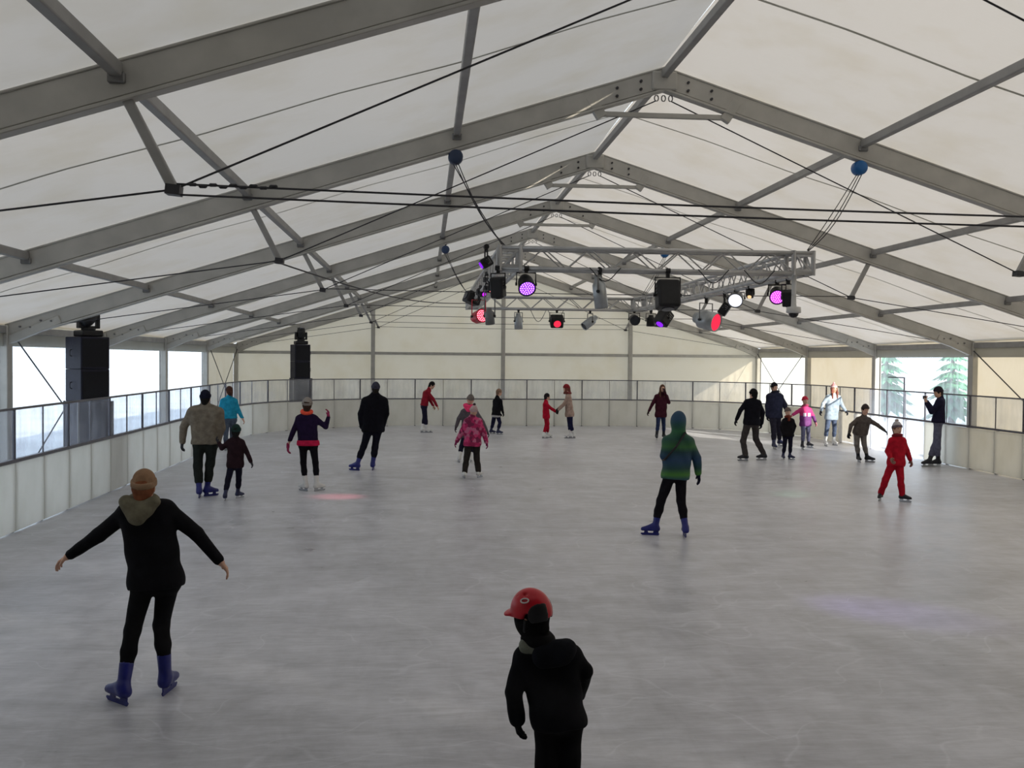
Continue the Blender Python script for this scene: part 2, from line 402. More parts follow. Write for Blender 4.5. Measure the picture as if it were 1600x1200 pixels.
gm = MB().box((.018, -.006, HB+.03), (STEP-.018, .006, HG-.02)).mesh('glass_pane')
post_thick = MB().box((-.028, .016, 0), (.028, .075, HB-.03)).mesh('post')
post_thick_g = MB().box((-.018, -.018, HB-.02), (.018, .018, HG)).mesh('glass_post')
post_thin_g = MB().box((-.009, -.010, HB-.02), (.009, .010, HG)).mesh('glass_post')
rail_m = MB().box((-.003, -.03, HB-.02), (STEP+.003, .04, HB+.025)).mesh('ledge')
cap_m = MB().box((-.006, -.018, HG-.025), (STEP+.006, .018, HG+.006)).mesh('top_rail')
pm_clear = pm.copy(); pm_clear.name = 'clear_board'
for me, mt in ((pm, BOARD), (pm_clear, film('clear_low_panel', (.97, .98, 1.0), .72, (200, 200, 204), (.7, .72, .75), .02)), (gm, GLASS), (post_thick, POSTD), (post_thick_g, POSTD), (post_thin_g, RAILM), (rail_m, RAILM), (cap_m, RAILM)): me.materials.append(mt)
for si, idx in runs.items():
    c = PATH[idx[0]][0]
    t = thing('rink_barrier', (c[0], c[1], 0), BL[si], 'barrier', 'rink barrier runs')
    for i in idx:
        (a, _), (b_, _) = PATH[i], PATH[i+1]
        ang = math.atan2(b_[1]-a[1], b_[0]-a[0]); ln = math.dist(a, b_)/STEP
        def put(name, me, sc=True):
            o = link(name, me, t); o.location = (a[0]-c[0], a[1]-c[1], 0); o.rotation_euler[2] = ang
            if sc: o.scale[0] = ln
            return o
        lit = si == 4 and 16.6 < (a[1]+b_[1])/2 < 21.4
        put('board_panel', pm_clear if lit else pm); put('glass_pane', gm); put('ledge', rail_m); put('top_rail', cap_m)
        put('post', post_thick, False); put('glass_post', post_thick_g if i % 2 == 0 else post_thin_g, False)
# gate post with a short arm beside the clear window
gp = thing('gate_post', (9.72, 18.1, 0), 'thin grey L-shaped pole rising above the right barrier', 'pole')
MB().tube([(0, 0, 0), (0, 0, 2.07)], .022, 8).obj('upright', POSTD, gp)
MB().tube([(0, 0, 2.06), (0, .92, 2.06)], .016, 8).obj('arm', POSTD, gp)
gp.location[0] = 9.79

# ------------------------------------------------------------------ trees outside the right window
LEAF = plain('foliage', (70, 128, 96), .8, 0, .35, 3)
BARK = plain('bark', (84, 70, 58), .9)
def conifer(loc, h, label):
    t = thing('conifer_tree', loc, label, 'tree', 'trees outside the right window')
    MB().tube([(0, 0, 0), (0, 0, h*.97)], .16, 8, .03).obj('trunk', BARK, t)
    m = MB()
    for i in range(11):
        z = h*(.10+.82*i/10); r = (1-i/11)*h*.24+.12
        n = 16
        for j in range(n):
            a = 2*math.pi*(j+.5*(i % 2))/n; rr = r*random.uniform(.8, 1.1); w = .9*math.pi*r/n
            p0 = np.array([0, 0, z+.30*r]); p1 = np.array([rr*math.cos(a), rr*math.sin(a), z-.25*r]); sd_ = np.array([-math.sin(a), math.cos(a), 0])*w
            mid = (p0+p1)/2; up = np.array([0, 0, .10*r])
            m.add([p0, mid+sd_, p1, mid-sd_, mid+up, mid-up*.6], [(0,1,4), (1,2,4), (2,3,4), (3,0,4), (1,0,5), (2,1,5), (3,2,5), (0,3,5)])
    tag(m.obj('foliage', LEAF, t), kind='stuff')
conifer((17.2, 34.5, -.06), 5.2, 'green conifer at the left of the clear right window, outside')
conifer((18.6, 31.5, -.06), 4.6, 'green conifer in the middle of the clear right window, outside')
conifer((19.6, 27.6, -.06), 5.6, 'green conifer at the right of the clear right window, outside')

# ------------------------------------------------------------------ lighting truss
TZ0, TZ1, TX, TY0, TY1, TS = 3.60, 3.86, 2.03, 5.2, 15.2, .26
trs = thing('lighting_truss', (0, 10.2, TZ0), 'silver box truss rectangle hung from the tent roof', 'truss')
def rel(p): return (p[0], p[1]-10.2, p[2]-TZ0)
sides = [((-TX, TY0), (TX, TY0), (0, 1)), ((-TX, TY1), (TX, TY1), (0, -1)), ((-TX, TY0), (-TX, TY1), (1, 0)), ((TX, TY0), (TX, TY1), (-1, 0))]
brace_mesh = {}
def brace(p, q):
    p, q = Vector(rel(p)), Vector(rel(q)); d = q-p; key = round(d.length, 3)
    if key not in brace_mesh:
        me = MB().tube([(0, 0, 0), (0, 0, d.length)], .0095, 6).mesh('brace'); me.materials.append(TRUSS); brace_mesh[key] = me
    o = link('brace', brace_mesh[key], trs); o.location = p; o.rotation_euler = d.to_track_quat('Z', 'Y').to_euler()
for si, (a, b_, nrm) in enumerate(sides):
    a = np.array(a); b_ = np.array(b_); nrm = np.array(nrm); L = np.linalg.norm(b_-a); d = (b_-a)/L
    for off in (0, TS):
        for z in (TZ0, TZ1):
            p, q = a+nrm*off, b_+nrm*off
            MB().tube([rel((*p, z)), rel((*q, z))], .026, 10).obj('chord', TRUSS, trs, True)
    n = int(round((L-2*TS)/.29)); st = (L-2*TS)/n; lat = MB()
    for i in range(n):
        u0, u1 = TS+i*st, TS+(i+1)*st
        for off in (0, TS):
            p, q = a+d*u0+nrm*off, a+d*u1+nrm*off
            z0, z1 = (TZ0, TZ1) if i % 2 == 0 else (TZ1, TZ0)
            brace((*p, z0), (*q, z1))
        for z in (TZ0, TZ1):
            p, q = a+d*u0+nrm*(0 if i % 2 == 0 else TS), a+d*u1+nrm*(TS if i % 2 == 0 else 0)
            lat.tube([rel((*p, z)), rel((*q, z))], .0095, 6)
    tag(lat.obj('lattice', TRUSS, trs), kind='stuff')
for sx in (-1, 1):
    for yy, sy in ((TY0, 1), (TY1, -1)):
        c = MB()
        for dx in (0, -sx*TS):
            for dy in (0, sy*TS): c.tube([rel((sx*TX+dx, yy+dy, TZ0-.03)), rel((sx*TX+dx, yy+dy, TZ1+.03))], .03, 10)
        c.bar(rel((sx*TX, yy, TZ0)), rel((sx*TX-sx*TS, yy, TZ1)), .02, .02, (0, 1, 0)); c.bar(rel((sx*TX, yy, TZ0)), rel((sx*TX, yy+sy*TS, TZ1)), .02, .02, (1, 0, 0))
        c.box(rel((min(sx*TX, sx*(TX-.24)), yy-.012, TZ0)), rel((max(sx*TX, sx*(TX-.24)), yy+.012, TZ0+.05)))
        c.box(rel((min(sx*TX, sx*(TX-.24)), yy-.012, TZ1-.05)), rel((max(sx*TX, sx*(TX-.24)), yy+.012, TZ1)))
        for z in (TZ0, TZ1):
            q4 = [rel((sx*TX-ux*sx*TS, yy+uy*sy*TS, z)) for ux, uy in ((0, 0), (1, 0), (1, 1), (0, 1))]
            for i in range(4): c.tube([q4[i], q4[(i+1) % 4]], .02, 8)
        tag(c.obj('corner_block', TRUSS, trs), kind='stuff')
# loose power leads draped along the truss
for n_, (x, y) in enumerate(((-.9, TY0), (.5, TY0), (1.1, TY0), (-.6, TY1), (-.2, TY1))):
    MB().tube([rel((x+.4*i/10, y-.05, TZ0+.02-(.17 if y == TY0 else .30)*math.sin(math.pi*i/10)**1.2)) for i in range(11)], .007, 6).obj('lead', CABLE, trs)

# chain hoists
def sagged(a, b_, s, n=10): return [np.array(a)+(np.array(b_)-np.array(a))*i/n+np.array([0, 0, -s])*math.sin(math.pi*i/n) for i in range(n+1)]
HOI = [((-2.6, 5.06, 4.94), (-TX+.05, 5.25, 3.9), BLACK, 'dark blue chain hoist over the front left truss corner', .10),
       ((2.56, 5.06, 4.94), (TX-.04, 5.25, 3.9), BLUEM, 'bright blue chain hoist over the front right truss corner', .10),
       ((-2.52, 15.18, 4.92), (-TX+.05, 15.1, 3.9), plain('hoist_grey_blue', (52, 70, 104), .5), 'small grey blue chain hoist above the rear left truss corner', .10),
       ((2.52, 15.18, 4.92), (TX-.05, 15.1, 3.9), BLUEM, 'blue chain hoist above the rear right truss corner, mostly behind beams', .10)]
HOI[0] = (HOI[0][0], HOI[0][1], plain('hoist_dark', (44, 58, 84), .5), HOI[0][3], .10)
for pos, tgt, mt, lab, r in HOI:
    t = thing('chain_hoist', pos, lab, 'chain hoist', 'chain hoists carrying the truss')
    T = Matrix.Rotation(math.pi/2, 4, 'X')
    b_ = MB().lathe([(.03, -.085), (.075, -.08), (.092, -.05), (.092, .05), (.075, .08), (.03, .085)], 18, T)
    bo = b_.obj('body', mt, t, True)
    MB().lathe([(.02, -.10), (.05, -.10), (.05, -.084), (.02, -.084)], 14, T).obj('cover', BLACK, bo)
    hk = MB().tube([(.035*math.cos(a), 0, .15+.045*math.sin(a)) for a in np.linspace(-math.pi/2, math.pi*1.1, 10)], .009, 6)
    hk.tube([(0, 0, .08), (0, 0, .11)], .014, 8); hk.obj('hook', CABLE, t)
    v = np.array(tgt)-np.array(pos)
    for i, (dx, s) in enumerate(((-.03, .02), (.0, .10), (.035, .13))):
        ch = MB().tube(sagged((dx, 0, -.08), v+np.array([dx*.8, .05*i, 0]), s), .006, 6); ch.obj('chain', CABLE, t)

# ------------------------------------------------------------------ stage lights
LEDC = {'purple': (140, 40, 255), 'magenta': (215, 40, 255), 'white': (235, 240, 255), 'red': (255, 50, 80), 'orange': (255, 205, 150), 'pink': (255, 150, 150)}
def aim_matrix(aim): return Vector(aim).normalized().to_track_quat('Z', 'Y').to_matrix().to_4x4()
def stage_light(kind, pos, aim, r, L, label, led=None, mat=None, hang=TZ0, es=1.3):
    """body revolved about its aim axis (lens at the front), yoke and clamp up to the truss"""
    pos = tuple(map(float, pos)); t = thing('stage_light', pos, label, 'stage light', 'stage lights on the truss')
    A = aim_matrix(aim); mat = mat or BLACK
    if kind == 'par':      # round LED par: domed back, open front rim
        m = MB().lathe([(.25*r, -L*.62), (.62*r, -L*.55), (.92*r, -L*.25), (r, 0), (r, L*.36), (1.08*r, L*.38), (1.08*r, L*.42), (.93*r, L*.42), (.93*r, L*.36)], 24, A)
        m.obj('housing', mat, t, True); zf = L*.34; rl = .93*r
    elif kind == 'can':    # long can with stepped back
        m = MB().lathe([(.3*r, -L*.5), (.55*r, -L*.5), (.6*r, -L*.34), (.95*r, -L*.24), (r, -L*.2), (r, L*.5), (.92*r, L*.5), (.92*r, L*.44)], 22, A)
        m.obj('housing', mat, t, True); zf = L*.42; rl = .9*r
    else:                  # box head with bevelled shell
        m = MB().add([tuple(A @ Vector(v)) for v in [(x*r, y*r*.85, z*L/2) for z in (-1, 1) for x, y in ((-1,-1),(1,-1),(1,1),(-1,1))]],
                     [(0,3,2,1),(4,5,6,7),(0,1,5,4),(1,2,6,5),(2,3,7,6),(3,0,4,7)])
        bevel(m.obj('housing', mat, t), r*.25, 3); zf = L/2+.002; rl = .55*r
        vt = MB()
        for i in range(3):
            z = -.3*L+.12*L*i
            vt.add([tuple(A @ Vector(v)) for v in ((-r*1.01,-r*.5,z),(-r*1.01,r*.5,z),(-r*1.03,r*.5,z+.05*L),(-r*1.03,-r*.5,z+.05*L))], [(0,1,2,3)])
            vt.add([tuple(A @ Vector(v)) for v in ((r*1.01,-r*.5,z),(r*1.01,r*.5,z),(r*1.03,r*.5,z+.05*L),(r*1.03,-r*.5,z+.05*L))], [(0,1,2,3)])
        tag(vt.obj('vent', STEEL, t), kind='stuff')
    lm = plain('dark_lens', (40, 44, 54), .15) if led is None else MATS.get('led_'+led) or emit('led_'+led, LEDC[led], es)
    ln = MB().lathe([(.01, zf), (rl, zf), (rl, zf+.012), (.01, zf+.014)], 22, A).obj('lens', lm, t)
    if led is not None and kind == 'par':   # the single diodes
        dd = MB(); core = MATS.get('led_core_'+led) or emit('led_core_'+led, tuple(int(c*.55+255*.45) for c in LEDC[led]), es*2.6)
        for rr, n in ((0, 1), (.3, 6), (.58, 12), (.84, 18)):
            for i in range(n):
                a = 2*math.pi*i/n; T = A @ Matrix.Translation((rr*rl*math.cos(a), rr*rl*math.sin(a), zf+.014))
                dd.lathe([(.085*rl, 0), (.085*rl, .006), (.04*rl, .010)], 6, T)
        tag(dd.obj('diodes', core, ln), kind='stuff')
    # yoke in the plane across the aim, up to a clamp on the chord
    side = np.cross(np.array(aim, float), (0, 0, 1)); side /= np.linalg.norm(side)+1e-9
    h = max(.10, hang-pos[2]); w = (1.16 if kind != 'box' else 1.12)*r
    y = MB(); y.tube([side*w, side*w+np.array([0, 0, h*.72]), -side*w+np.array([0, 0, h*.72]), -side*w], .011, 6)
    yo = y.obj('yoke', mat if mat is not SILV else STEEL, t)
    k = MB().tube([side*w*.94, side*w*1.12], .022, 10); k.tube([-side*w*.94, -side*w*1.12], .022, 10); tag(k.obj('knob', BLACK, yo), kind='stuff')
    c = MB().box((-.022, -.022, h*.70), (.022, .022, h+.0)); c.tube([np.array([0, 0, h])-side*.03, np.array([0, 0, h])+side*.03], .034, 10); c.obj('clamp', BLACK, t)
    return t
def F(px, py, d=0.): return at_y(px, py, TY0+d)
def Bk(px, py): return at_y(px, py, TY1)
def Rt(px, py): return at_x(px, py, TX)
def Lf(px, py): return at_x(px, py, -TX)
stage_light('par', F(822, 444), (.05, -.75, -.55), .105, .26, 'black LED par glowing violet below the front left of the truss', 'purple')
stage_light('can', F(937, 456), (.12, -.05, -1), .085, .42, 'tall silver par can tilted below the middle of the front truss beam', None, SILV)
stage_light('box', F(1043, 461), (0, -.25, -1), .145, .36, 'large black box spotlight under the front truss beam')
stage_light('box', F(778, 449), (.1, .2, -1), .085, .26, 'narrow black scanner under the front left truss corner')
stage_light('box', at_y(762, 410, TY0-.02)+np.array([-.02, 0, 0]), (-.8, -.1, -.5), .075, .14, 'small violet wedge flood on the outside of the front left truss corner', 'purple', hang=3.86)
stage_light('par', Rt(1150, 466), (-.35, -.8, -.35), .115, .30, 'grey LED par glowing white on the right truss beam', 'white', plain('grey_can', (120, 122, 124), .4, .3))
stage_light('box', Rt(1132, 483), (-.5, .2, -.8), .085, .22, 'small black flood beside the white LED par')
stage_light('box', Rt(1172, 459), (-.3, -.5, -.7), .055, .12, 'tiny black flood with orange lens right of the white LED par', 'orange')
stage_light('par', Rt(1214, 460), (-.25, -.85, -.4), .105, .28, 'black LED par glowing magenta near the front right truss corner', 'magenta')
stage_light('box', at_x(1231, 466, TX), (.2, .4, -.8), .075, .22, 'black box light between the magenta LED par and the dome camera')
stage_light('can', Rt(1103, 500), (.62, -.75, -.22), .17, .46, 'large silver par can with red lens under the right truss beam', 'red', SILV, es=1.2)
stage_light('can', Bk(810, 502), (.03, -.05, -1), .095, .36, 'upright silver par can at the left of the rear truss beam', None, SILV)
stage_light('box', Bk(870, 502), (0, -.8, -.5), .15, .24, 'black box light with red lens under the rear truss beam', 'red', es=1.2)
stage_light('can', Bk(922, 503), (-.8, -.3, -.6), .10, .40, 'tilted silver par can under the middle of the rear truss beam', None, SILV)
stage_light('par', Bk(991, 499), (0, -.9, -.3), .11, .26, 'round black unlit par at the right of the rear truss beam')
stage_light('can', Bk(1017, 501), (0, .1, -1), .10, .26, 'black par can pointing down at the rear right truss corner', 'purple')
stage_light('box', at_x(1037, 497, TX-.05), (-.55, -.35, -.75), .14, .34, 'black box light with violet lens at the rear right of the truss', 'purple')
stage_light('box', Lf(762, 438), (.5, -.8, -.2), .045, .14, 'tiny flood glowing warm white on the left truss beam', 'orange')
stage_light('box', Lf(763, 452), (.5, -.8, -.3), .05, .14, 'tiny flood glowing pink on the left truss beam', 'pink')
stage_light('box', Lf(752, 458), (.5, -.8, -.3), .06, .16, 'small flood glowing magenta on the left truss beam', 'magenta')
stage_light('box', at_x(738, 466, -TX-.05), (-.7, -.3, .3), .13, .28, 'dark violet wedge flood on the outside of the left truss beam')
stage_light('par', Lf(748, 495), (.35, -.8, .1), .115, .34, 'red LED par hanging under the left truss beam', 'red', plain('red_shell', (190, 40, 60), .4))
stage_light('can', Lf(765, 494), (.1, .2, -1), .07, .24, 'short grey par can hanging beside the red LED par', None, plain('grey_can', (120, 122, 124), .4, .3))
# dome camera on a drop pole
p = at_y(1240, 486, TY0+.10); t = thing('dome_camera', tuple(p), 'white dome security camera on a short pole below the front right truss corner', 'camera')
MB().lathe([(.03, .20), (.035, .06), (.09, .05), (.095, -.02), (.075, -.03)], 18).obj('housing', WHITEP, t, True)
MB().lathe([(.065, -.03), (.06, -.055), (.04, -.08), (.01, -.09)], 16).obj('dome', plain('dark_dome', (30, 32, 36), .1), t, True)
MB().tube([(0, 0, .18), (0, 0, TZ0-p[2])], .03, 10).obj('pole', WHITEP, t)
# coloured beams of the lit pars (faint in daylight)
for pos, tgt, col, e in ((Lf(748, 495), at_z(530, 776), (1, .12, .2), 300), (F(822, 444), at_z(1390, 955), (.45, .3, 1), 330), (Rt(1150, 466), at_z(1240, 772), (.3, 1, .5), 120)):
    ld = bpy.data.lights.new('par_beam', 'SPOT'); lo = bpy.data.objects.new('par_beam', ld); COL.objects.link(lo)
    ld.energy = e; ld.color = col; ld.spot_size = .26; ld.spot_blend = 1; ld.shadow_soft_size = .08
    d = Vector(tgt)-Vector(pos); lo.location = Vector(pos)+d.normalized()*.28; lo.rotation_euler = (-d).to_track_quat('Z', 'Y').to_euler()

# ------------------------------------------------------------------ speaker towers
def moving_head(t, z, s, tilt, face):
    """pan base, yoke and head on top of the stack"""
    b_ = MB().box((-.17*s, -.17*s, z), (.17*s, .17*s, z+.10*s)); bevel(b_.obj('light_base', BLACK, t), .02*s)
    z += .10*s
    y = MB(); y.lathe([(.11*s, z), (.11*s, z+.04*s)], 16)
    for sx in (-1, 1): y.box((sx*.15*s-.025*s, -.05*s, z+.03*s), (sx*.15*s+.025*s, .05*s, z+.25*s))
    y.box((-.17*s, -.05*s, z+.03*s), (.17*s, .05*s, z+.07*s)); yk = bevel(y.obj('light_yoke', BLACK, t), .012*s)
    T = Matrix.Translation((0, 0, z+.20*s)) @ Matrix.Rotation(face, 4, 'Z') @ Matrix.Rotation(tilt, 4, 'X')
    hd = MB().lathe([(.05*s, -.17*s), (.10*s, -.15*s), (.12*s, -.05*s), (.115*s, .10*s), (.095*s, .17*s), (.085*s, .17*s)], 18, T).obj('light_head', BLACK, t, True)
    MB().lathe([(.01, .168*s), (.08*s, .168*s), (.06*s, .185*s), (.01, .19*s)], 16, T).obj('lens', plain('dark_lens', (40, 44, 54), .15), hd, True)
def tower(loc, rz, zb, zt, w, label, ms, tilt, face):
    t = thing('speaker_tower', loc, label, 'speaker', 'speaker towers behind the barrier', rz)
    c = bevel(MB().box((-w*.52, -w*.48, 0), (w*.52, w*.48, zb)).obj('base_case', SPKM, t), .02)
    for sx in (-1, 1):
        for sy in (-1, 1): MB().box((sx*w*.51-.015, sy*w*.47-.015, .01), (sx*w*.51+.015, sy*w*.47+.015, zb+.005)).obj('edge_rail', STEEL, c)
    for i in range(2):
        z0 = zb+(zt-zb)*i/2; z1 = zb+(zt-zb)*(i+1)/2-.002
        m = MB(); pl = [(-w/2, .26), (-w/2*.86, -.28), (w/2*.86, -.28), (w/2, .26)]
        m.add([(x, y, z) for z in (z0, z1) for x, y in pl], [(3,2,1,0), (4,5,6,7), (0,1,5,4), (1,2,6,5), (2,3,7,6), (3,0,4,7)])
        cb = bevel(m.obj('cabinet', SPKM, t), .015)
        MB().box((-w*.38, -.292, z0+.04), (w*.38, -.279, z1-.04)).obj('grille', plain('speaker_grille', (16, 16, 22), .8, 0, .2, 60, bump=.3), cb)
        for sx in (-1, 1): MB().tube([(sx*w*.49, .0, (z0+z1)/2-.06), (sx*(w*.49+.035), .0, (z0+z1)/2-.05), (sx*(w*.49+.035), .0, (z0+z1)/2+.05), (sx*w*.49, .0, (z0+z1)/2+.06)], .010, 6).obj('handle', BLACK, cb)
    moving_head(t, zt+.005, ms, tilt, face)
    return t
tower((-9.13, 11.56, 0), .75, 1.62, 2.80, .62, 'tall black speaker tower with moving head in front of the left windows', 1.15, .9, 1.9)
tower((-7.36, 28.3, 0), .35, 1.73, 2.92, .64, 'black speaker tower with moving head in the far left corner', 1.25, .3, 0)
# power lead from the left strut to the truss
a = (-4.73, 5.06, 3.60); b_ = (-TX, TY1-.3, TZ0+.1)
tag(MB().tube([np.array(a)+(np.array(b_)-np.array(a))*i/14-np.array([0, 0, .16*math.sin(math.pi*i/14)]) for i in range(15)], .010, 6).obj('power_lead', CABLE), 'dark power lead slung from the left tent strut to the truss', 'cable')

# ------------------------------------------------------------------ people: smooth implicit bodies turned into meshes
class Field:
    def __init__(s, lo, hi, res):
        s.res = res; s.lo = np.array(lo, float)-4*res; hi = np.array(hi, float)+4*res
        n = np.ceil((hi-s.lo)/res).astype(int)+1
        s.ax = [(s.lo[i]+res*np.arange(n[i])).astype(np.float32) for i in range(3)]
        s.D = np.full(n, .6, np.float32)
    def region(s, lo, hi):
        sl = []
        for i in range(3):
            a = int(max(0, np.floor((lo[i]-s.lo[i])/s.res))); b = int(min(len(s.ax[i]), np.ceil((hi[i]-s.lo[i])/s.res)+1))
            if b <= a: return None
            sl.append(slice(a, b))
        return tuple(sl)
    def grid(s, sl): return s.ax[0][sl[0]][:, None, None], s.ax[1][sl[1]][None, :, None], s.ax[2][sl[2]][None, None, :]
    def put(s, sl, d, k):
        D = s.D[sl]
        if k > 0:
            h = np.clip(.5+.5*(D-d)/k, 0, 1); s.D[sl] = D+(d-D)*h-k*h*(1-h)
        else: s.D[sl] = np.minimum(D, d)
    def rc(s, a, b, ra, rb, k=.03):
        a = np.array(a, float); b = np.array(b, float); m = max(ra, rb)+k+3*s.res
        sl = s.region(np.minimum(a, b)-m, np.maximum(a, b)+m)
        if sl is None: return s
        X, Y, Z = s.grid(sl); ba = b-a; L2 = float(ba @ ba)+1e-9
        t = np.clip(((X-a[0])*ba[0]+(Y-a[1])*ba[1]+(Z-a[2])*ba[2])/L2, 0, 1)
        d = np.sqrt((X-a[0]-t*ba[0])**2+(Y-a[1]-t*ba[1])**2+(Z-a[2]-t*ba[2])**2)-(ra+(rb-ra)*t)
        s.put(sl, d, k); return s
    def _ell(s, c, ax, r, m):
        c = np.array(c, float); sl = s.region(c-max(r)-m, c+max(r)+m)
        if sl is None: return None, None
        X, Y, Z = s.grid(sl); q = []
        for i in range(3): q.append(((X-c[0])*ax[i][0]+(Y-c[1])*ax[i][1]+(Z-c[2])*ax[i][2]))
        k0 = np.sqrt(sum((q[i]/r[i])**2 for i in range(3)))+1e-6; k1 = np.sqrt(sum((q[i]/r[i]**2)**2 for i in range(3)))+1e-6
        return sl, k0*(k0-1)/k1
    def ell(s, c, ax, r, k=.02):
        sl, d = s._ell(c, ax, r, k+3*s.res)
        if sl is not None: s.put(sl, d, k)
        return s
    def carve(s, c, ax, r):
        sl, d = s._ell(c, ax, r, 3*s.res)
        if sl is not None: s.D[sl] = np.maximum(s.D[sl], -d)
        return s
    def cut(s, c, n):
        X, Y, Z = s.grid((slice(None),)*3); n = np.array(n, float); n /= np.linalg.norm(n)
        s.D = np.maximum(s.D, ((X-c[0])*n[0]+(Y-c[1])*n[1]+(Z-c[2])*n[2]).astype(np.float32)); return s
    def folds(s, amp, f=22.):
        X, Y, Z = s.grid((slice(None),)*3); p = RNG.uniform(0, 6, 6)
        s.D = s.D+(amp*(np.sin(f*Z+6*np.sin(7*X+p[0])+p[1])*.5+np.sin(f*.7*X+f*.5*Z+p[2])*.3+np.sin(f*.8*Y-f*.6*Z+p[3])*.3)).astype(np.float32); return s
    def nets(s):
        D = s.D; S = D < 0; sh = np.array(D.shape)-1
        pos = []; cells = []; quads = []
        st = (int(sh[1]*sh[2]), int(sh[2]), 1)
        for ax in range(3):
            A = [slice(None)]*3; B = [slice(None)]*3; A[ax] = slice(0, -1); B[ax] = slice(1, None)
            A, B = tuple(A), tuple(B); cr = np.argwhere(S[A] != S[B])
            o1, o2 = (ax+1) % 3, (ax+2) % 3
            ok = (cr[:, o1] > 0) & (cr[:, o2] > 0) & (cr[:, o1] < sh[o1]) & (cr[:, o2] < sh[o2]); cr = cr[ok]
            da = D[A][tuple(cr.T)]; db = D[B][tuple(cr.T)]; t = da/(da-db)
            p = cr.astype(np.float64); p[:, ax] += t
            q = []
            for u, v in ((0, 0), (-1, 0), (-1, -1), (0, -1)):
                c = cr.copy(); c[:, o1] += u; c[:, o2] += v; f = c @ np.array(st); q.append(f); pos.append(p); cells.append(f)
            q = np.stack(q, 1); inside = S[A][tuple(cr.T)]; q[~inside] = q[~inside][:, ::-1]; quads.append(q)
        pos = np.concatenate(pos); cells = np.concatenate(cells); quads = np.concatenate(quads)
        uq, inv = np.unique(cells, return_inverse=True); n = len(uq); cnt = np.bincount(inv, minlength=n)
        V = np.stack([np.bincount(inv, pos[:, i], n)/cnt for i in range(3)], 1)*s.res+s.lo
        return V, np.searchsorted(uq, quads)
def np_mesh(name, parts):
    V = np.concatenate([p[0] for p in parts]); off = 0; Q = []
    for v, q in parts: Q.append(q+off); off += len(v)
    Q = np.concatenate(Q); me = bpy.data.meshes.new(name)
    me.vertices.add(len(V)); me.vertices.foreach_set('co', V.astype(np.float32).ravel())
    me.loops.add(Q.size); me.loops.foreach_set('vertex_index', Q.astype(np.int32).ravel())
    me.polygons.add(len(Q)); me.polygons.foreach_set('loop_start', np.arange(0, Q.size, 4, dtype=np.int32))
    me.polygons.foreach_set('use_smooth', np.ones(len(Q), bool)); me.update(calc_edges=True); me.validate(); return me
def unit(v): v = np.array(v, float); return v/(np.linalg.norm(v)+1e-9)

SKIN = plain('skin', (206, 164, 142), .6, 0, .08, 10)
EYE = plain('eye_dark', (34, 28, 26), .3); LIP = plain('lips', (160, 84, 80), .5)
STEELB = plain('blade_steel', (170, 174, 180), .25, .9)
SKATE = {'blue': plain('skate_blue', (32, 38, 116), .35, 0, .12), 'white': plain('skate_white', (222, 222, 220), .45, 0, .05), 'black': plain('skate_black', (30, 32, 42), .45, 0, .15), 'darkblue': plain('skate_darkblue', (34, 40, 74), .45, 0, .15)}

def hand_field(w, d, nrm, s, res, curl=.5, grow=0.):
    """palm, four unequal fingers bent at the knuckles, thumb from the side near the base"""
    d = unit(d); nrm = unit(nrm-d*(nrm @ d)); lat = np.cross(d, nrm)
    f = Field(w-.24*s, w+.24*s, res)
    f.rc(w-d*.04*s, w+d*.02*s, .026*s+grow, .028*s+grow, .01)
    for i, o in enumerate((-.029, -.010, .010, .028)): f.rc(w+d*.02*s+lat*o*.7*s, w+d*.085*s+lat*o*s, .015*s+grow, .0135*s+grow, .012)
    for o, L in zip((-.036, -.0125, .0115, .035), (.062, .076, .080, .070)):
        p = w+d*.085*s+lat*o*s; a = curl
        for j in range(3):
            dd = d*math.cos(a)+nrm*math.sin(a); q = p+dd*L*s*(.42, .33, .25)[j]
            f.rc(p, q, (.0092-.0008*j)*s+grow, (.0084-.0008*j)*s+grow, .002); p = q; a += curl
    p = w+d*.025*s+lat*.024*s; q = p+(lat*.8+d*.6+nrm*.3)*.035*s; r = q+(lat*.25+d*.85+nrm*.45)*.032*s
    f.rc(p, q, .014*s+grow, .0115*s+grow, .008); f.rc(q, r, .0115*s+grow, .009*s+grow, .004)
    return f.nets()

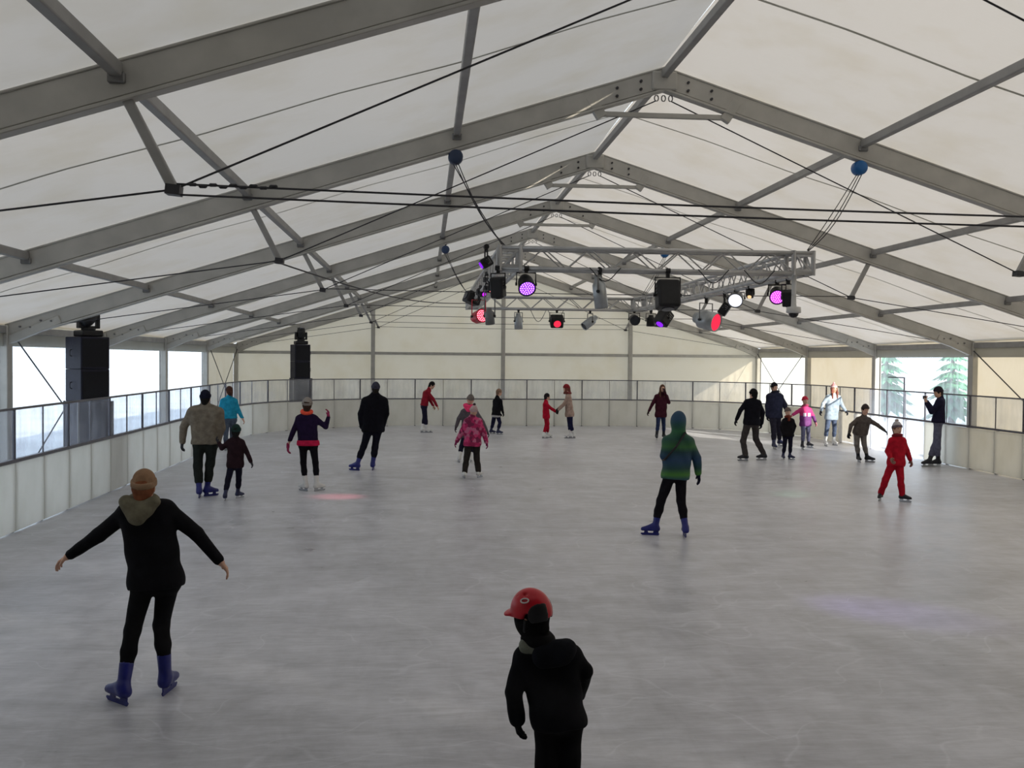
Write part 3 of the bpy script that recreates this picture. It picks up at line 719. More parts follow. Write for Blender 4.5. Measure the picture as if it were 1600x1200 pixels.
def person(label, feet, hc, nb, sh, el, wr, hip, kn, face=(0, 1), hs=1.0, h=1.7, jacket=(30, 30, 34), hem=None, pants=(30, 30, 36), skate='blue',
           gloves=None, hat=None, hair=None, scarf=None, loose=1.0, ploose=1.0, hood=False, jmat=None, pmat=None, extra=None, hands=(None, None), tuck=1.0, lift=(0, 0), curl=.5, flare=1.0, headtilt=0., hemz=None, collar=True):
    F_ = [at_z(*f[:2]) for f in feet]; y0 = (F_[0][1]+F_[1][1])/2
    org = (F_[0]+F_[1])/2; s = h/1.75
    depth = y0-CAM[1]; res = float(np.clip(depth*.00105, .0085, .019)); hres = float(np.clip(depth*.0006, .0045, .009))
    def J(p): return at_y(p[0], p[1], y0+(p[2] if len(p) > 2 else 0.))-org
    HC, NB = J(hc), J(nb); SH = [J(p) for p in sh]; EL = [J(p) for p in el]; WR = [J(p) for p in wr]; HP = [J(p) for p in hip]
    fc = unit((*face, 0)); ft = [f-org for f in F_]
    fd = [unit((*f[2], 0)) if len(f) > 2 else fc for f in feet]
    AN = [ft[i]+np.array([0, 0, .135*s+lift[i]])-fd[i]*.045*s for i in (0, 1)]
    KN = []
    for i in (0, 1):
        p = kn[i]; dy = p[2] if len(p) > 2 else ((HP[i][1]+AN[i][1])/2+fc[1]*.06*s)
        KN.append(at_y(p[0], p[1], y0+dy)-org)
    t = thing('person', tuple(org), label, 'person', 'people skating')
    allp = np.array([HC, NB, *SH, *EL, *WR, *HP, *KN, *AN, *ft]); lo, hi = allp.min(0)-.26, allp.max(0)+.26; lo[2] = -.01; hi[2] = HC[2]+.25
    up = unit(HC-NB); up = unit(up*.55+np.array([0, 0, .6])+fc*headtilt); fx = unit(fc-up*(fc @ up)); rx = np.cross(fx, up); HA = (rx, fx, up)
    hr = np.array([.076, .097, .118])*hs
    def head(f, g=0., face_=True):
        f.ell(HC+up*.018*hs-fx*.008*hs, HA, (hr[0]+g, hr[1]+g, hr[2]*.86+g), .01)
        f.ell(HC-up*.045*hs+fx*.022*hs, HA, (hr[0]*.78+g, hr[1]*.72+g, hr[2]*.62+g), .03)
        if face_:
            f.rc(HC+fx*.086*hs+up*.005*hs, HC+fx*.104*hs-up*.026*hs, .009*hs, .013*hs, .012)
            for sx in (-1, 1):
                f.ell(HC+rx*sx*.078*hs-up*.012*hs-fx*.005*hs, HA, (.010*hs, .020*hs, .030*hs), .008)
                f.ell(HC+rx*sx*.032*hs+fx*.082*hs+up*.028*hs, HA, (.026*hs, .012*hs, .010*hs), .010)
            f.rc(HC+fx*.083*hs-up*.058*hs-rx*.016*hs, HC+fx*.083*hs-up*.058*hs+rx*.016*hs, .010*hs, .010*hs, .012)
            f.ell(HC+fx*.074*hs-up*.095*hs, HA, (.022*hs, .018*hs, .018*hs), .014)
    mid = (SH[0]+SH[1])/2; hm = (HP[0]+HP[1])/2; spine = unit(mid-hm)
    def torso(f, g, bottom=None):
        for i in (0, 1):
            si = SH[i]*.72+mid*.28-spine*.035*s; hi_ = HP[i]*.85+hm*.15
            wst = si*.42+hi_*.58; wst = wst*.93+(mid*.42+hm*.58)*.07
            f.rc(si, wst, .088*s+g, .088*s+g, .06*s); f.rc(wst, hi_, .088*s+g, .108*s+g, .06*s)
            f.rc(SH[i]*.97+mid*.03-spine*.012*s, NB-spine*.045*s, .052*s+g, .056*s+g, .05*s)
            if bottom is not None: f.rc(hi_, np.array([*(hi_*.6+hm*.4)[:2], bottom-.05]), .108*s+g, (.112*s+g)*flare, .06*s)
        f.rc(mid-spine*.06*s, hm, .092*s+g, .10*s+g, .05*s)
    def arm(f, i, g, end=1.0):
        w = EL[i]+(WR[i]-EL[i])*end
        f.rc(SH[i]-spine*.012*s, EL[i], .053*s+g, .043*s+g, .025*s); f.rc(EL[i], w, .043*s+g, .031*s+g*.9, .012*s)
    # body, one skin
    b = Field(lo, hi, res); head(b); b.rc(HC-up*.06*hs-fx*.01, NB-spine*.02, .055*s, .062*s, .03); torso(b, -.012*s); b.rc(NB, mid, .06*s, .08*s, .04)
    for i in (0, 1):
        arm(b, i, -.010*s); b.rc(HP[i], KN[i], .076*s, .055*s, .03); b.rc(KN[i], KN[i]*.6+AN[i]*.4, .052*s, .050*s, .02); b.rc(KN[i]*.6+AN[i]*.4, AN[i], .05*s, .036*s, .02)
    parts = [b.nets()]
    hd = []
    for i in (0, 1):
        d = unit(WR[i]-EL[i]) if hands[i] is None else unit(hands[i])
        n = unit(hm-WR[i]+np.array([0, 0, .2])) if abs(d[2]) > .5 else np.array([0, 0, -1.])
        hd.append((WR[i]+d*.012*s, d, n))
        if gloves is None: parts.append(hand_field(WR[i]+d*.012*s, d, n, s, hres, curl))
    body = link('body', np_mesh('body', parts), t, SKIN)
    for sx in (-1, 1):
        e = MB().lathe([(.001, -.009*hs), (.007*hs, -.006*hs), (.0095*hs, 0), (.007*hs, .006*hs), (.001, .009*hs)], 10, Matrix.Translation(HC+rx*sx*.031*hs+fx*.086*hs+up*.012*hs)); e.obj('eye', EYE, body, True)
    MB().tube([HC+fx*.0925*hs-up*.058*hs-rx*.020*hs, HC+fx*.0975*hs-up*.060*hs, HC+fx*.0925*hs-up*.058*hs+rx*.020*hs], .0055*hs, 6).obj('mouth', LIP, body, True)
    # gloves
    if gloves:
        for i in (0, 1):
            w, d, n = hd[i]; v = hand_field(w, d, n, s, hres, curl*.8, .0035)
            link('glove', np_mesh('glove', [v]), t, fabric(gloves))
    # jacket
    g = .018*s*loose
    hz = hemz if hemz is not None else (J((hc[0], hem))[2] if hem else HP[0][2]-.02)
    f = Field(lo, hi, res); torso(f, g, min(hz, hm[2]-.02))
    for i in (0, 1): arm(f, i, g*.9)
    if collar: f.rc(NB-spine*.03, NB*.6+HC*.4-up*.03*hs-fx*.012, .078*s+g*.3, .064*s+g*.3, .03)
    if hood:
        f.ell(HC+up*.012*hs-fx*.012*hs, HA, hr+.030*hs, .03); f.rc(HC-up*.05*hs-fx*.02*hs, NB, .09*hs, .10*hs, .04); f.carve(HC+fx*.11*hs-up*.01*hs, HA, (.07*hs, .085*hs, .105*hs))
    f.cut((0, 0, hz), (-spine*np.array([.5, .5, 1])) if hem or hemz else (0, 0, -1))
    f.folds(.0045*s*loose, 20/s)
    jk = link('jacket', np_mesh('jacket', [f.nets()]), t, jmat or fabric(jacket))
    # trousers
    f = Field((lo[0], lo[1], 0), (hi[0], hi[1], hm[2]+.25), res); g = .010*s*ploose
    for i in (0, 1):
        f.rc(HP[i]*.85+hm*.15, HP[i]*.85+hm*.15+spine*.09*s, .098*s+g*.5, .095*s+g*.5, .05*s)
        f.rc(HP[i], KN[i], .082*s+g, .056*s+g*1.2, .035*s); dn = unit(AN[i]-KN[i]); end = AN[i]-dn*(.15 if tuck > .5 else .03)*s
        mp = KN[i]*.62+AN[i]*.38; f.rc(KN[i], mp, .055*s+g, .053*s+g*1.2, .025*s); f.rc(mp, end, .053*s+g*1.2, .044*s+g*1.5, .025*s)
    f.rc(HP[0], HP[1], .10*s, .10*s, .04)
    f.folds(.004*s*ploose, 24/s); link('trousers', np_mesh('trousers', [f.nets()]), t, pmat or fabric(pants))
    # skates
    for i in (0, 1):
        d = fd[i]; P = ft[i]+np.array([0, 0, lift[i]]); z0 = np.array([0, 0, 1.])
        heel = P-d*.075*s; toe = P+d*.125*s; shaft = AN[i]+unit(KN[i]-AN[i])*.17*s
        q = np.array([heel, toe, shaft]); f = Field(q.min(0)-.10, q.max(0)+.10, min(res, .012))
        f.rc(shaft, AN[i]-d*.01*s, .053*s, .045*s, .02); f.rc(AN[i]-d*.01*s, heel+z0*.10*s, .050*s, .044*s, .02)
        f.rc(heel+z0*.098*s, toe+z0*.086*s, .044*s, .034*s, .025); f.rc(AN[i]+d*.03*s, toe+z0*.095*s-d*.04*s, .042*s, .034*s, .02)
        f.cut(P+z0*.062*s, (0, 0, -1)); f.cut(shaft, unit(shaft-AN[i]))
        sk = link('skate', np_mesh('skate', [f.nets()]), t, SKATE[skate])
        r = np.cross(d, z0); m = MB()
        out = [(-.10, 0), (.135, 0), (.16, .018), (.155, .03), (.11, .034), (.105, .068), (.06, .068), (.045, .034), (-.02, .034), (-.03, .068), (-.105, .068), (-.10, .034), (-.115, .02)]
        k = len(out); vs = [P+d*a*s+z0*z*s+r*w*.0055*s for w in (-1, 1) for a, z in out]
        m.add(vs, [tuple(range(k)), tuple(range(2*k-1, k-1, -1))]+[(j, (j+1) % k, k+(j+1) % k, k+j) for j in range(k)]); m.obj('blade', STEELB if skate != 'blue' else SKATE['blue'], sk)
    # headgear
    hb = (HC-.22, HC+.24)
    if hat and hat[0] == 'beanie':
        f = Field(*hb, min(res, .012)); f.ell(HC+up*.028*hs-fx*.010*hs, HA, hr*np.array([1.0, 1.0, .90])+.014*hs, 0); n = unit(-up+fx*.22); c0 = HC+up*.022*hs; f.cut(c0, n); f.folds(.0025, 60)
        hh = link('beanie', np_mesh('beanie', [f.nets()]), t, fabric(hat[1]))
        f = Field(*hb, min(res, .012)); f.ell(HC+up*.028*hs-fx*.010*hs, HA, hr*np.array([1.0, 1.0, .90])+.021*hs, 0); f.cut(c0-up*.006, n); f.cut(c0+up*.045*hs, -n)
        link('brim', np_mesh('brim', [f.nets()]), hh, fabric(hat[2] if len(hat) > 2 else hat[1]))
        if len(hat) > 3:
            f = Field(*hb, min(res, .012)); f.ell(HC+up*.158*hs-fx*.02*hs, HA, np.array([.036, .036, .034])*hs, 0); f.folds(.004, 90); link('pompom', np_mesh('pompom', [f.nets()]), hh, fabric(hat[3]))
    if hat and hat[0] == 'cap':
        f = Field(*hb, min(res, .012)); f.ell(HC+up*.026*hs-fx*.006*hs, HA, hr*np.array([1.0, 1.0, .86])+.010*hs, 0); f.cut(HC+up*.03*hs, -up)
        hh = link('cap', np_mesh('cap', [f.nets()]), t, fabric(hat[1]))
        f = Field(*hb, .006); f.ell(HC+up*.030*hs+fx*.10*hs, HA, (.07*hs, .085*hs, .010*hs), 0); link('peak', np_mesh('peak', [f.nets()]), hh, fabric(hat[1]))
    if hat and hat[0] == 'helmet':
        rr = hr*np.array([1.06, 1.10, .98])+.026*hs; ctr = HC+up*.030*hs-fx*.006*hs
        f = Field(HC-.26, HC+.26, .0065); f.ell(ctr, HA, rr, 0); n = unit(-up+fx*.10); f.cut(HC+up*.005*hs, n); f.ell(HC+up*.028*hs+fx*.125*hs, HA, (.085*hs, .045*hs, .014*hs), .02)
        f.carve(HC-up*.02*hs, HA, hr+.004)
        for sx in (-1, 1):
            f.carve(HC+rx*sx*.11*hs-fx*.02*hs-up*.005*hs, HA, (.05*hs, .035*hs, .05*hs))
            for a in (-.06, .0, .06): f.carve(ctr+rx*sx*.055*hs+fx*a*hs+up*rr[2]*.93, HA, (.011*hs, .022*hs, .03*hs))
        hh = link('helmet', np_mesh('helmet', [f.nets()]), t, plain('helmet_red', hat[1], .3, 0, .05))
        for sx in (-1, 1):
            f = Field(HC-.26, HC+.26, .0065); f.ell(ctr, HA, rr*1.012, 0); f.cut(HC-up*.02*hs, -up)
            X, Y, Z = f.grid((slice(None),)*3)
            def loc(a): return (X-ctr[0])*a[0]+(Y-ctr[1])*a[1]+(Z-ctr[2])*a[2]
            u, v, w_ = loc(rx)*sx, loc(fx), loc(up); c2 = np.sqrt(((v+.085*hs)/.055)**2+((w_+.005*hs)/.060)**2)-1
            f.D = np.maximum(f.D, (np.maximum(c2*.05, .03*hs-u)).astype(np.float32)); link('vent_panel', np_mesh('vent_panel', [f.nets()]), hh, BLACK)
            # small oval emblem ring
            o = ctr+rx*sx*rr[0]*.80+fx*(-.01)*hs+up*rr[2]*.60; nn = unit(rx*sx*.8+up*.62); e1 = fx; e2 = np.cross(nn, e1)
            MB().tube([o+nn*.006+e1*.026*hs*math.cos(a)+e2*.014*hs*math.sin(a) for a in np.linspace(0, 2*math.pi, 17)], .0045*hs, 6).obj('emblem', WHITEP, hh)
        for sx in (-1, 1): MB().tube([HC+rx*sx*.088*hs+up*.0*hs, HC+rx*sx*.082*hs-up*.07*hs+fx*.02*hs, HC-up*.115*hs+fx*.03*hs], .008, 6).obj('strap', BLACK, hh)
    if hair:
        col, length = hair[0], hair[1]; f = Field(HC-.26-np.array([0, 0, length]), HC+.22, min(res, .012))
        f.ell(HC+up*.022*hs-fx*.016*hs, HA, hr*np.array([1.0, 1.0, .88])+.009*hs, 0); f.rc(HC-fx*.035*hs-up*.02*hs, HC-fx*.05*hs-up*.08*hs, .07*hs, .055*hs, .03); f.carve(HC+fx*.115*hs-up*.035*hs, HA, (.078*hs, .10*hs, .098*hs))
        if length > .05:
            for sx in (-1, 1):
                f.rc(HC+rx*sx*.068*hs+fx*.01*hs, HC+rx*sx*.08*hs+fx*.06*hs-up*.12, .034*hs, .034*hs, .03); f.rc(HC+rx*sx*.08*hs+fx*.06*hs-up*.12, HC+rx*sx*.075*hs+fx*.09*hs-up*(.06+length), .034*hs, .026*hs, .03)
            f.rc(HC-fx*.06*hs, HC-fx*.075*hs-up*(.05+length), .06*hs, .05*hs, .03)
        if len(hair) > 2:
            if hair[2] == 'tail': f.rc(HC-fx*.10*hs+up*.03*hs, HC-fx*.16*hs-up*.03*hs, .03*hs, .028*hs, .01); f.rc(HC-fx*.16*hs-up*.03*hs, HC-fx*.15*hs-up*.14*hs, .028*hs, .014*hs, .01)
            if hair[2] == 'bun': f.ell(HC-fx*.115*hs+up*.045*hs, HA, np.array([.042, .036, .042])*hs, .015)
        f.folds(.002, 70); link('hair', np_mesh('hair', [f.nets()]), t, fabric(col))
    if scarf:
        f = Field(NB-.24*s-np.array([0, 0, .1]), NB+.26*s, min(res, .011)); c = NB*.8+HC*.2
        for j in range(14):
            a0, a1 = 2*math.pi*j/14, 2*math.pi*(j+1)/14
            def P_(a): return c+rx*.085*s*math.cos(a)+fx*.080*s*math.sin(a)+up*(.02*math.sin(a)-.012)*s
            f.rc(P_(a0), P_(a1), .034*s*scarf[1], .034*s*scarf[1], .02)
        if len(scarf) > 2 and scarf[2] == 'cowl':
            f.rc(c-fx*.07*s-rx*.105*s, c-fx*.120*s-up*.105*s-rx*.02*s, .045*s, .05*s, .05); f.rc(c-fx*.07*s+rx*.105*s, c-fx*.120*s-up*.105*s+rx*.02*s, .045*s, .05*s, .05)
        if len(scarf) > 2 and scarf[2] == 'front': f.rc(c+fx*.09*s, c+fx*.115*s-up*.13*s, .04*s, .045*s, .04)
        f.folds(.004, 45); link('scarf', np_mesh('scarf', [f.nets()]), t, fabric(scarf[0]))
    if extra: extra(dict(t=t, J=J, HC=HC, NB=NB, SH=SH, HP=HP, WR=WR, EL=EL, fc=fc, fx=fx, rx=rx, up=up, s=s, hz=hz, org=org, mid=mid, hm=hm, spine=spine, lo=lo, hi=hi, res=res, torso=torso, head=head, hs=hs))
    return t

AWAY, TOW, LEFT, RIGHT = (0, 1), (0, -1), (-1, 0), (1, 0)
def band(col, z_of, mat_name='fabric', up_=.0, th=.02, name='shirt_hem'):
    """a strip of another garment showing below the jacket hem"""
    def ex(c):
        f = Field((c['lo'][0], c['lo'][1], c['hz']-.3), (c['hi'][0], c['hi'][1], c['hz']+.2), c['res']); c['torso'](f, th*c['s'], c['hz']-z_of)
        f.cut((0, 0, c['hz']+.02), (0, 0, 1)); f.cut((0, 0, c['hz']-z_of), (0, 0, -1)); link(name, np_mesh(name, [f.nets()]), c['t'], fabric(col))
    return ex

def stripes_mat(name, cols, z0, z1, wob=.012):
    b = NT(name); tc = b.n('TexCoord'); sp = b.n('SeparateXYZ'); b.l(tc.outputs['Object'], sp.inputs[0])
    nz = b.n('TexNoise'); nz.inputs['Scale'].default_value = 9; b.l(tc.outputs['Object'], nz.inputs['Vector'])
    ma = b.n('Math', operation='MULTIPLY_ADD'); b.l(nz.outputs['Fac'], ma.inputs[0]); ma.inputs[1].default_value = wob*2; b.l(sp.outputs['Z'], ma.inputs[2])
    mr = b.n('MapRange'); mr.inputs['From Min'].default_value = z0; mr.inputs['From Max'].default_value = z1; b.l(ma.outputs[0], mr.inputs['Value'])
    r = b.n('ValToRGB'); r.color_ramp.interpolation = 'LINEAR' if wob else 'CONSTANT'; e = r.color_ramp.elements
    while len(e) < len(cols): e.new(.5)
    for i, (p, c) in enumerate(cols): e[i].position = p; e[i].color = (*lin(c), 1)
    b.l(mr.outputs[0], r.inputs[0]); p = b.n('BsdfPrincipled'); b.l(r.outputs[0], p.inputs['Base Color']); p.inputs['Roughness'].default_value = .7
    b.surf(p.outputs[0]); return b.m
def blotch_mat(name, cols, scale=16):
    b = NT(name); tc = b.n('TexCoord'); v = b.n('TexVoronoi'); v.inputs['Scale'].default_value = scale; b.l(tc.outputs['Object'], v.inputs['Vector'])
    r = b.n('ValToRGB'); r.color_ramp.interpolation = 'CONSTANT'; e = r.color_ramp.elements
    while len(e) < len(cols): e.new(.5)
    for i, c in enumerate(cols): e[i].position = i/len(cols); e[i].color = (*lin(c), 1)
    sp = b.n('SeparateColor'); b.l(v.outputs['Color'], sp.inputs[0]); b.l(sp.outputs[0], r.inputs[0])
    p = b.n('BsdfPrincipled'); b.l(r.outputs[0], p.inputs['Base Color']); p.inputs['Roughness'].default_value = .85; b.surf(p.outputs[0]); return b.m

# --- foreground woman, arms out
person('woman in black coat and leggings skating away with both arms out, olive cowl scarf', [(186, 1099, (-.75, .65)), (263, 1081, (.15, 1))], (225, 761), (222, 787), [(198, 798), (259, 794)],
       [(155, 836, .05), (307, 834, .05)], [(111, 866, .10), (341, 874, .08)], [(225, 908), (263, 905)], [(207, 985), (252, 976)], AWAY, .92, 1.68, (17, 17, 22), 918, (16, 16, 20), 'blue',
       None, ('beanie', (142, 112, 88), (150, 122, 98)), ((132, 82, 58), .03), ((112, 108, 92), 1.15, 'cowl'), .75, .35, curl=.35, flare=1.05)
# --- foreground child with the red helmet
def helmet_extra(c):
    f = Field(c['NB']-.25, c['NB']+.25, .010); k = c['NB']; s = c['s']
    f.rc(k+np.array([-.07, -.03, -.01]), k+np.array([.02, -.06, -.03]), .036, .034, .03); f.rc(k+np.array([-.07, -.03, -.01]), k+np.array([-.06, .06, -.01]), .036, .036, .03); f.folds(.003, 50)
    link('collar', np_mesh('collar', [f.nets()]), c['t'], fabric((118, 122, 112)))
    f = Field(c['HC']-.2, c['HC']+.2, .008); c['head'](f, .014, False); f.rc(c['HC']-c['up']*.06, c['NB'], .062, .075, .03); f.cut(c['HC']+c['up']*.0, c['up'])
    link('balaclava', np_mesh('balaclava', [f.nets()]), c['t'], fabric((18, 18, 20)))
    f = Field(c['mid']-.3, c['mid']+.3, .010); back = np.array([.0, -.12, .0]); m_ = c['mid']
    f.rc(m_+np.array([-.04, -.06, .05]), m_+np.array([.10, -.03, .045]), .04, .055, .05); f.rc(m_+np.array([-.03, -.07, .0]), m_+np.array([.07, -.06, .01]), .05, .05, .05); f.folds(.004, 40)
    link('hood', np_mesh('hood', [f.nets()]), c['jk'] if 'jk' in c else c['t'], fabric((18, 20, 27)))
person('child in red helmet and black winter suit leaning left at the bottom edge', [(838, 1290, (-.5, .8)), (890, 1285, (-.2, 1))], (830, 962), (843, 1004), [(818, 1026), (890, 1022)],
       [(803, 1082, .0), (912, 1048, .02)], [(808, 1124, .03), (905, 1085, .20)], [(858, 1120), (888, 1124)], [(853, 1198), (890, 1198)], (-.85, .5), .86, 1.22, (14, 15, 20), 1136, (13, 13, 17), 'darkblue',
       (24, 25, 28), ('helmet', (196, 26, 44)), ((16, 15, 16), .02), ((15, 15, 18), 1.25), 1.7, 2.4, extra=helmet_extra, tuck=0., collar=True)
# --- man in khaki with child
person('broad man in khaki jacket and dark beanie holding a child by the hand', [(312, 777, (-.1, 1)), (328, 775, (.75, .6))], (321, 622), (321, 632), [(300, 642), (342, 643)],
       [(287, 668), (346, 668)], [(285, 690, .03), (341, 690, .0)], [(311, 695), (331, 695)], [(309, 727), (328, 726)], AWAY, 1.03, 1.83, (120, 111, 98), 694, (36, 40, 38), 'blue',
       (60, 62, 66), ('beanie', (20, 22, 40)), ((30, 28, 28), 0), None, 1.5, 1.6)
person('small child in dark maroon jacket led by the man in khaki', [(352, 782, (-.1, 1)), (374, 778, (.6, .8))], (369, 674), (368, 684), [(359, 690), (378, 691)],
       [(347, 700), (386, 707)], [(342, 692), (392, 721)], [(362, 726), (373, 726)], [(356, 751), (373, 750)], AWAY, .88, 1.22, (42, 26, 32), 731, (24, 24, 40), 'darkblue',
       (52, 52, 58), ('beanie', (30, 52, 48)), ((30, 28, 28), 0), None, 1.3, 1.2)
person('skater in bright teal sweater and grey jeans by the left barrier, head turned', [(353, 704, (.1, 1)), (364, 702, (.2, 1))], (358, 611), (358, 620), [(348, 626), (367, 626)],
       [(344, 640), (373, 642)], [(346, 652, .1), (379, 654)], [(354, 656), (364, 656)], [(353, 679), (363, 678)], (-.6, .8), 1.0, 1.72, (36, 140, 170), 654, (82, 92, 108), 'darkblue',
       None, ('cap', (52, 34, 40)), ((70, 44, 34), .0, 'tail'), None, .9, .8)
person('woman in dark purple top with neon orange collar raising her right hand', [(475, 767, (-.6, .6)), (498, 767, (.6, .6))], (480, 633), (479, 645), [(467, 653), (492, 653)],
       [(457, 677), (509, 667)], [(450, 696, .02), (513, 652, .0)], [(474, 694), (489, 694)], [(474, 723), (493, 723)], AWAY, 1.02, 1.66, (34, 22, 52), 689, (20, 20, 26), 'white',
       (150, 50, 88), ('beanie', (150, 142, 136), (132, 124, 118)), ((60, 44, 36), .0), ((255, 92, 70), 1.0), .5, .35, extra=band((196, 34, 76), .085), hands=((0, 0, -1), (0, .1, 1)))
def sleeve_mark(c):
    p = c['SH'][1]*.8+c['EL'][1]*.2+np.array([.075, -.01, .02]); MB().box(p-np.array([.006, .02, .035]), p+np.array([.006, .02, .035])).obj('badge', WHITEP, c['t'])
person('tall man in black coat and grey beanie seen from behind, left of centre', [(555, 735, (-.8, .5)), (583, 734, (.1, 1))], (587, 607), (586, 616), [(572, 626), (600, 627)],
       [(564, 646), (603, 647)], [(566, 666, .04), (598, 664, .05)], [(576, 671), (590, 671)], [(568, 698), (586, 699)], AWAY, 1.02, 1.86, (16, 16, 24), 674, (22, 22, 34), 'blue',
       (24, 24, 30), ('beanie', (62, 62, 76)), ((40, 36, 34), 0), None, 1.9, 1.0, extra=sleeve_mark)
person('skater in red jacket and dark jeans leaning forward to the right near the far barrier', [(662, 676, (1, .1)), (669, 676, (1, 0))], (675, 602), (670, 609), [(665, 613, .16), (668, 612, -.16)],
       [(671, 624, .18), (677, 624, -.14)], [(677, 634, .16), (683, 635, -.10)], [(662, 635, .09), (663, 635, -.09)], [(663, 651, .09), (665, 651, -.08)], (.9, -.2), .98, 1.7, (138, 30, 46), 634, (32, 32, 52), 'white',
       None, None, ((22, 20, 22), .02), None, .8, .5, headtilt=.3)
person('skater in grey jacket with neon pink hood behind the child in pink', [(717, 722, (-.2, 1)), (736, 722, (.2, 1))], (735, 625), (732, 636), [(724, 643), (743, 643)],
       [(717, 654), (754, 660)], [(713, 666), (761, 674)], [(727, 680), (738, 680)], [(721, 698), (737, 700)], AWAY, .98, 1.6, (92, 86, 92), 684, (30, 28, 46), 'white',
       (70, 62, 70), ('beanie', (112, 104, 100)), None, ((255, 70, 120), 1.5, 'cowl'), .8, .5)
person('child in pink patterned jacket and pale bobble hat in mid rink', [(725, 747, (-.2, 1)), (749, 746, (.5, .8))], (740, 643), (738, 652), [(730, 658), (749, 658)],
       [(722, 674), (756, 676)], [(714, 689), (760, 691)], [(732, 693), (744, 693)], [(729, 717), (745, 717)], AWAY, .92, 1.47, (176, 40, 92), 697, (48, 44, 42), 'white',
       (120, 30, 76), ('beanie', (188, 162, 162), (176, 150, 152), (70, 56, 62)), None, None, 1.5, 1.7, jmat=blotch_mat('pink_pattern', [(178, 36, 92), (206, 62, 118), (150, 28, 78), (192, 104, 138), (118, 28, 70)]), tuck=0.)
person('child in black hooded top and navy trousers gliding right along the far barrier', [(769, 678, (1, .2)), (780, 679, (1, -.2))], (780, 613), (777, 621), [(773, 626, .12), (782, 626, -.12)],
       [(775, 638, .14), (784, 637, -.12)], [(780, 645, .14), (786, 645, -.08)], [(773, 648, .07), (777, 648, -.07)], [(770, 662, .08), (781, 660, -.06)], (.95, .1), .92, 1.46, (20, 20, 26), 649, (30, 30, 58), 'darkblue',
       (30, 30, 34), None, ((134, 108, 92), .0), None, 1.1, 1.3, extra=band((176, 174, 176), .06))
person('small child in red snowsuit holding hands with the adult in beige', [(851, 685, (1, .1)), (857, 684, (1, 0))], (855, 620), (853, 627), [(852, 631, .11), (853, 631, -.11)],
       [(861, 638, .10), (862, 639, -.11)], [(867, 641, .06), (868, 643, -.08)], [(853, 650, .06), (854, 650, -.06)], [(854, 663, .07), (856, 662, -.06)], RIGHT, .88, 1.36, (176, 22, 48), 654, (166, 22, 46), 'white',
       (34, 30, 36), None, ((40, 34, 38), .05), None, 1.1, 1.2)
person('adult in beige coat and dark red hat holding hands with the child in red', [(889, 685, (-1, .1)), (894, 685, (-1, 0))], (885, 607), (888, 615), [(888, 620, .15), (888, 620, -.15)],
       [(882, 631, .14), (881, 632, -.14)], [(873, 638, .08), (873, 640, -.09)], [(889, 647, .08), (891, 647, -.08)], [(890, 665, .08), (892, 665, -.07)], LEFT, .98, 1.68, (166, 142, 130), 651, (26, 28, 58), 'white',
       (40, 36, 40), ('beanie', (134, 40, 46)), ((112, 62, 56), .08), ((120, 56, 56), 1.0), .9, .5)
person('woman in maroon coat with long brown hair raising a hand to her face', [(1026, 687, (-.2, -1)), (1038, 686, (.2, -1))], (1035, 607), (1034, 616), [(1026, 619), (1041, 619)],
       [(1019, 632), (1045, 629)], [(1014, 642), (1039, 614, -.16)], [(1029, 648), (1036, 648)], [(1028, 664), (1037, 664)], TOW, .97, 1.68, (62, 24, 38), 652, (42, 52, 84), 'black',
       (46, 30, 36), None, ((92, 66, 54), .20), ((52, 22, 32), .9), .8, .3, flare=1.05, hands=(None, (-.2, -.1, 1)))
# --- striped green jacket
GREEN = stripes_mat('green_stripes', [(0, (36, 76, 84)), (.07, (66, 122, 46)), (.16, (16, 62, 62)), (.30, (24, 60, 96)), (.42, (16, 58, 66)), (.50, (52, 104, 56)), (.62, (20, 70, 62)), (.74, (44, 100, 62)), (.86, (22, 72, 74)), (.93, (24, 64, 92))], .82, 1.72)
def strap_extra(c):
    a = c['NB']+np.array([.07, -.115, .02]); b_ = c['SH'][0]*.35+c['HP'][0]*.65+np.array([-.09, -.09, .05])
    MB().tube([a, a*.5+b_*.5+np.array([0, -.075, .0]), b_, b_+np.array([-.005, .08, -.01])], .016, 6).obj('strap', BLACK, c['t'])
person('skater in hooded green and blue striped jacket standing in the middle of the rink', [(1018, 836, (-1, .25)), (1070, 838, (.1, 1))], (1060, 659), (1060, 677), [(1043, 688), (1077, 689)],
       [(1039, 712), (1088, 715)], [(1042, 722, .22), (1091, 739, .0)], [(1047, 742), (1064, 742)], [(1033, 782), (1064, 782)], AWAY, 1.0, 1.68, (30, 80, 60), 748, (22, 20, 26), 'blue',
       (26, 28, 48), None, None, None, 1.5, .9, hood=True, jmat=GREEN, extra=strap_extra, curl=.3)
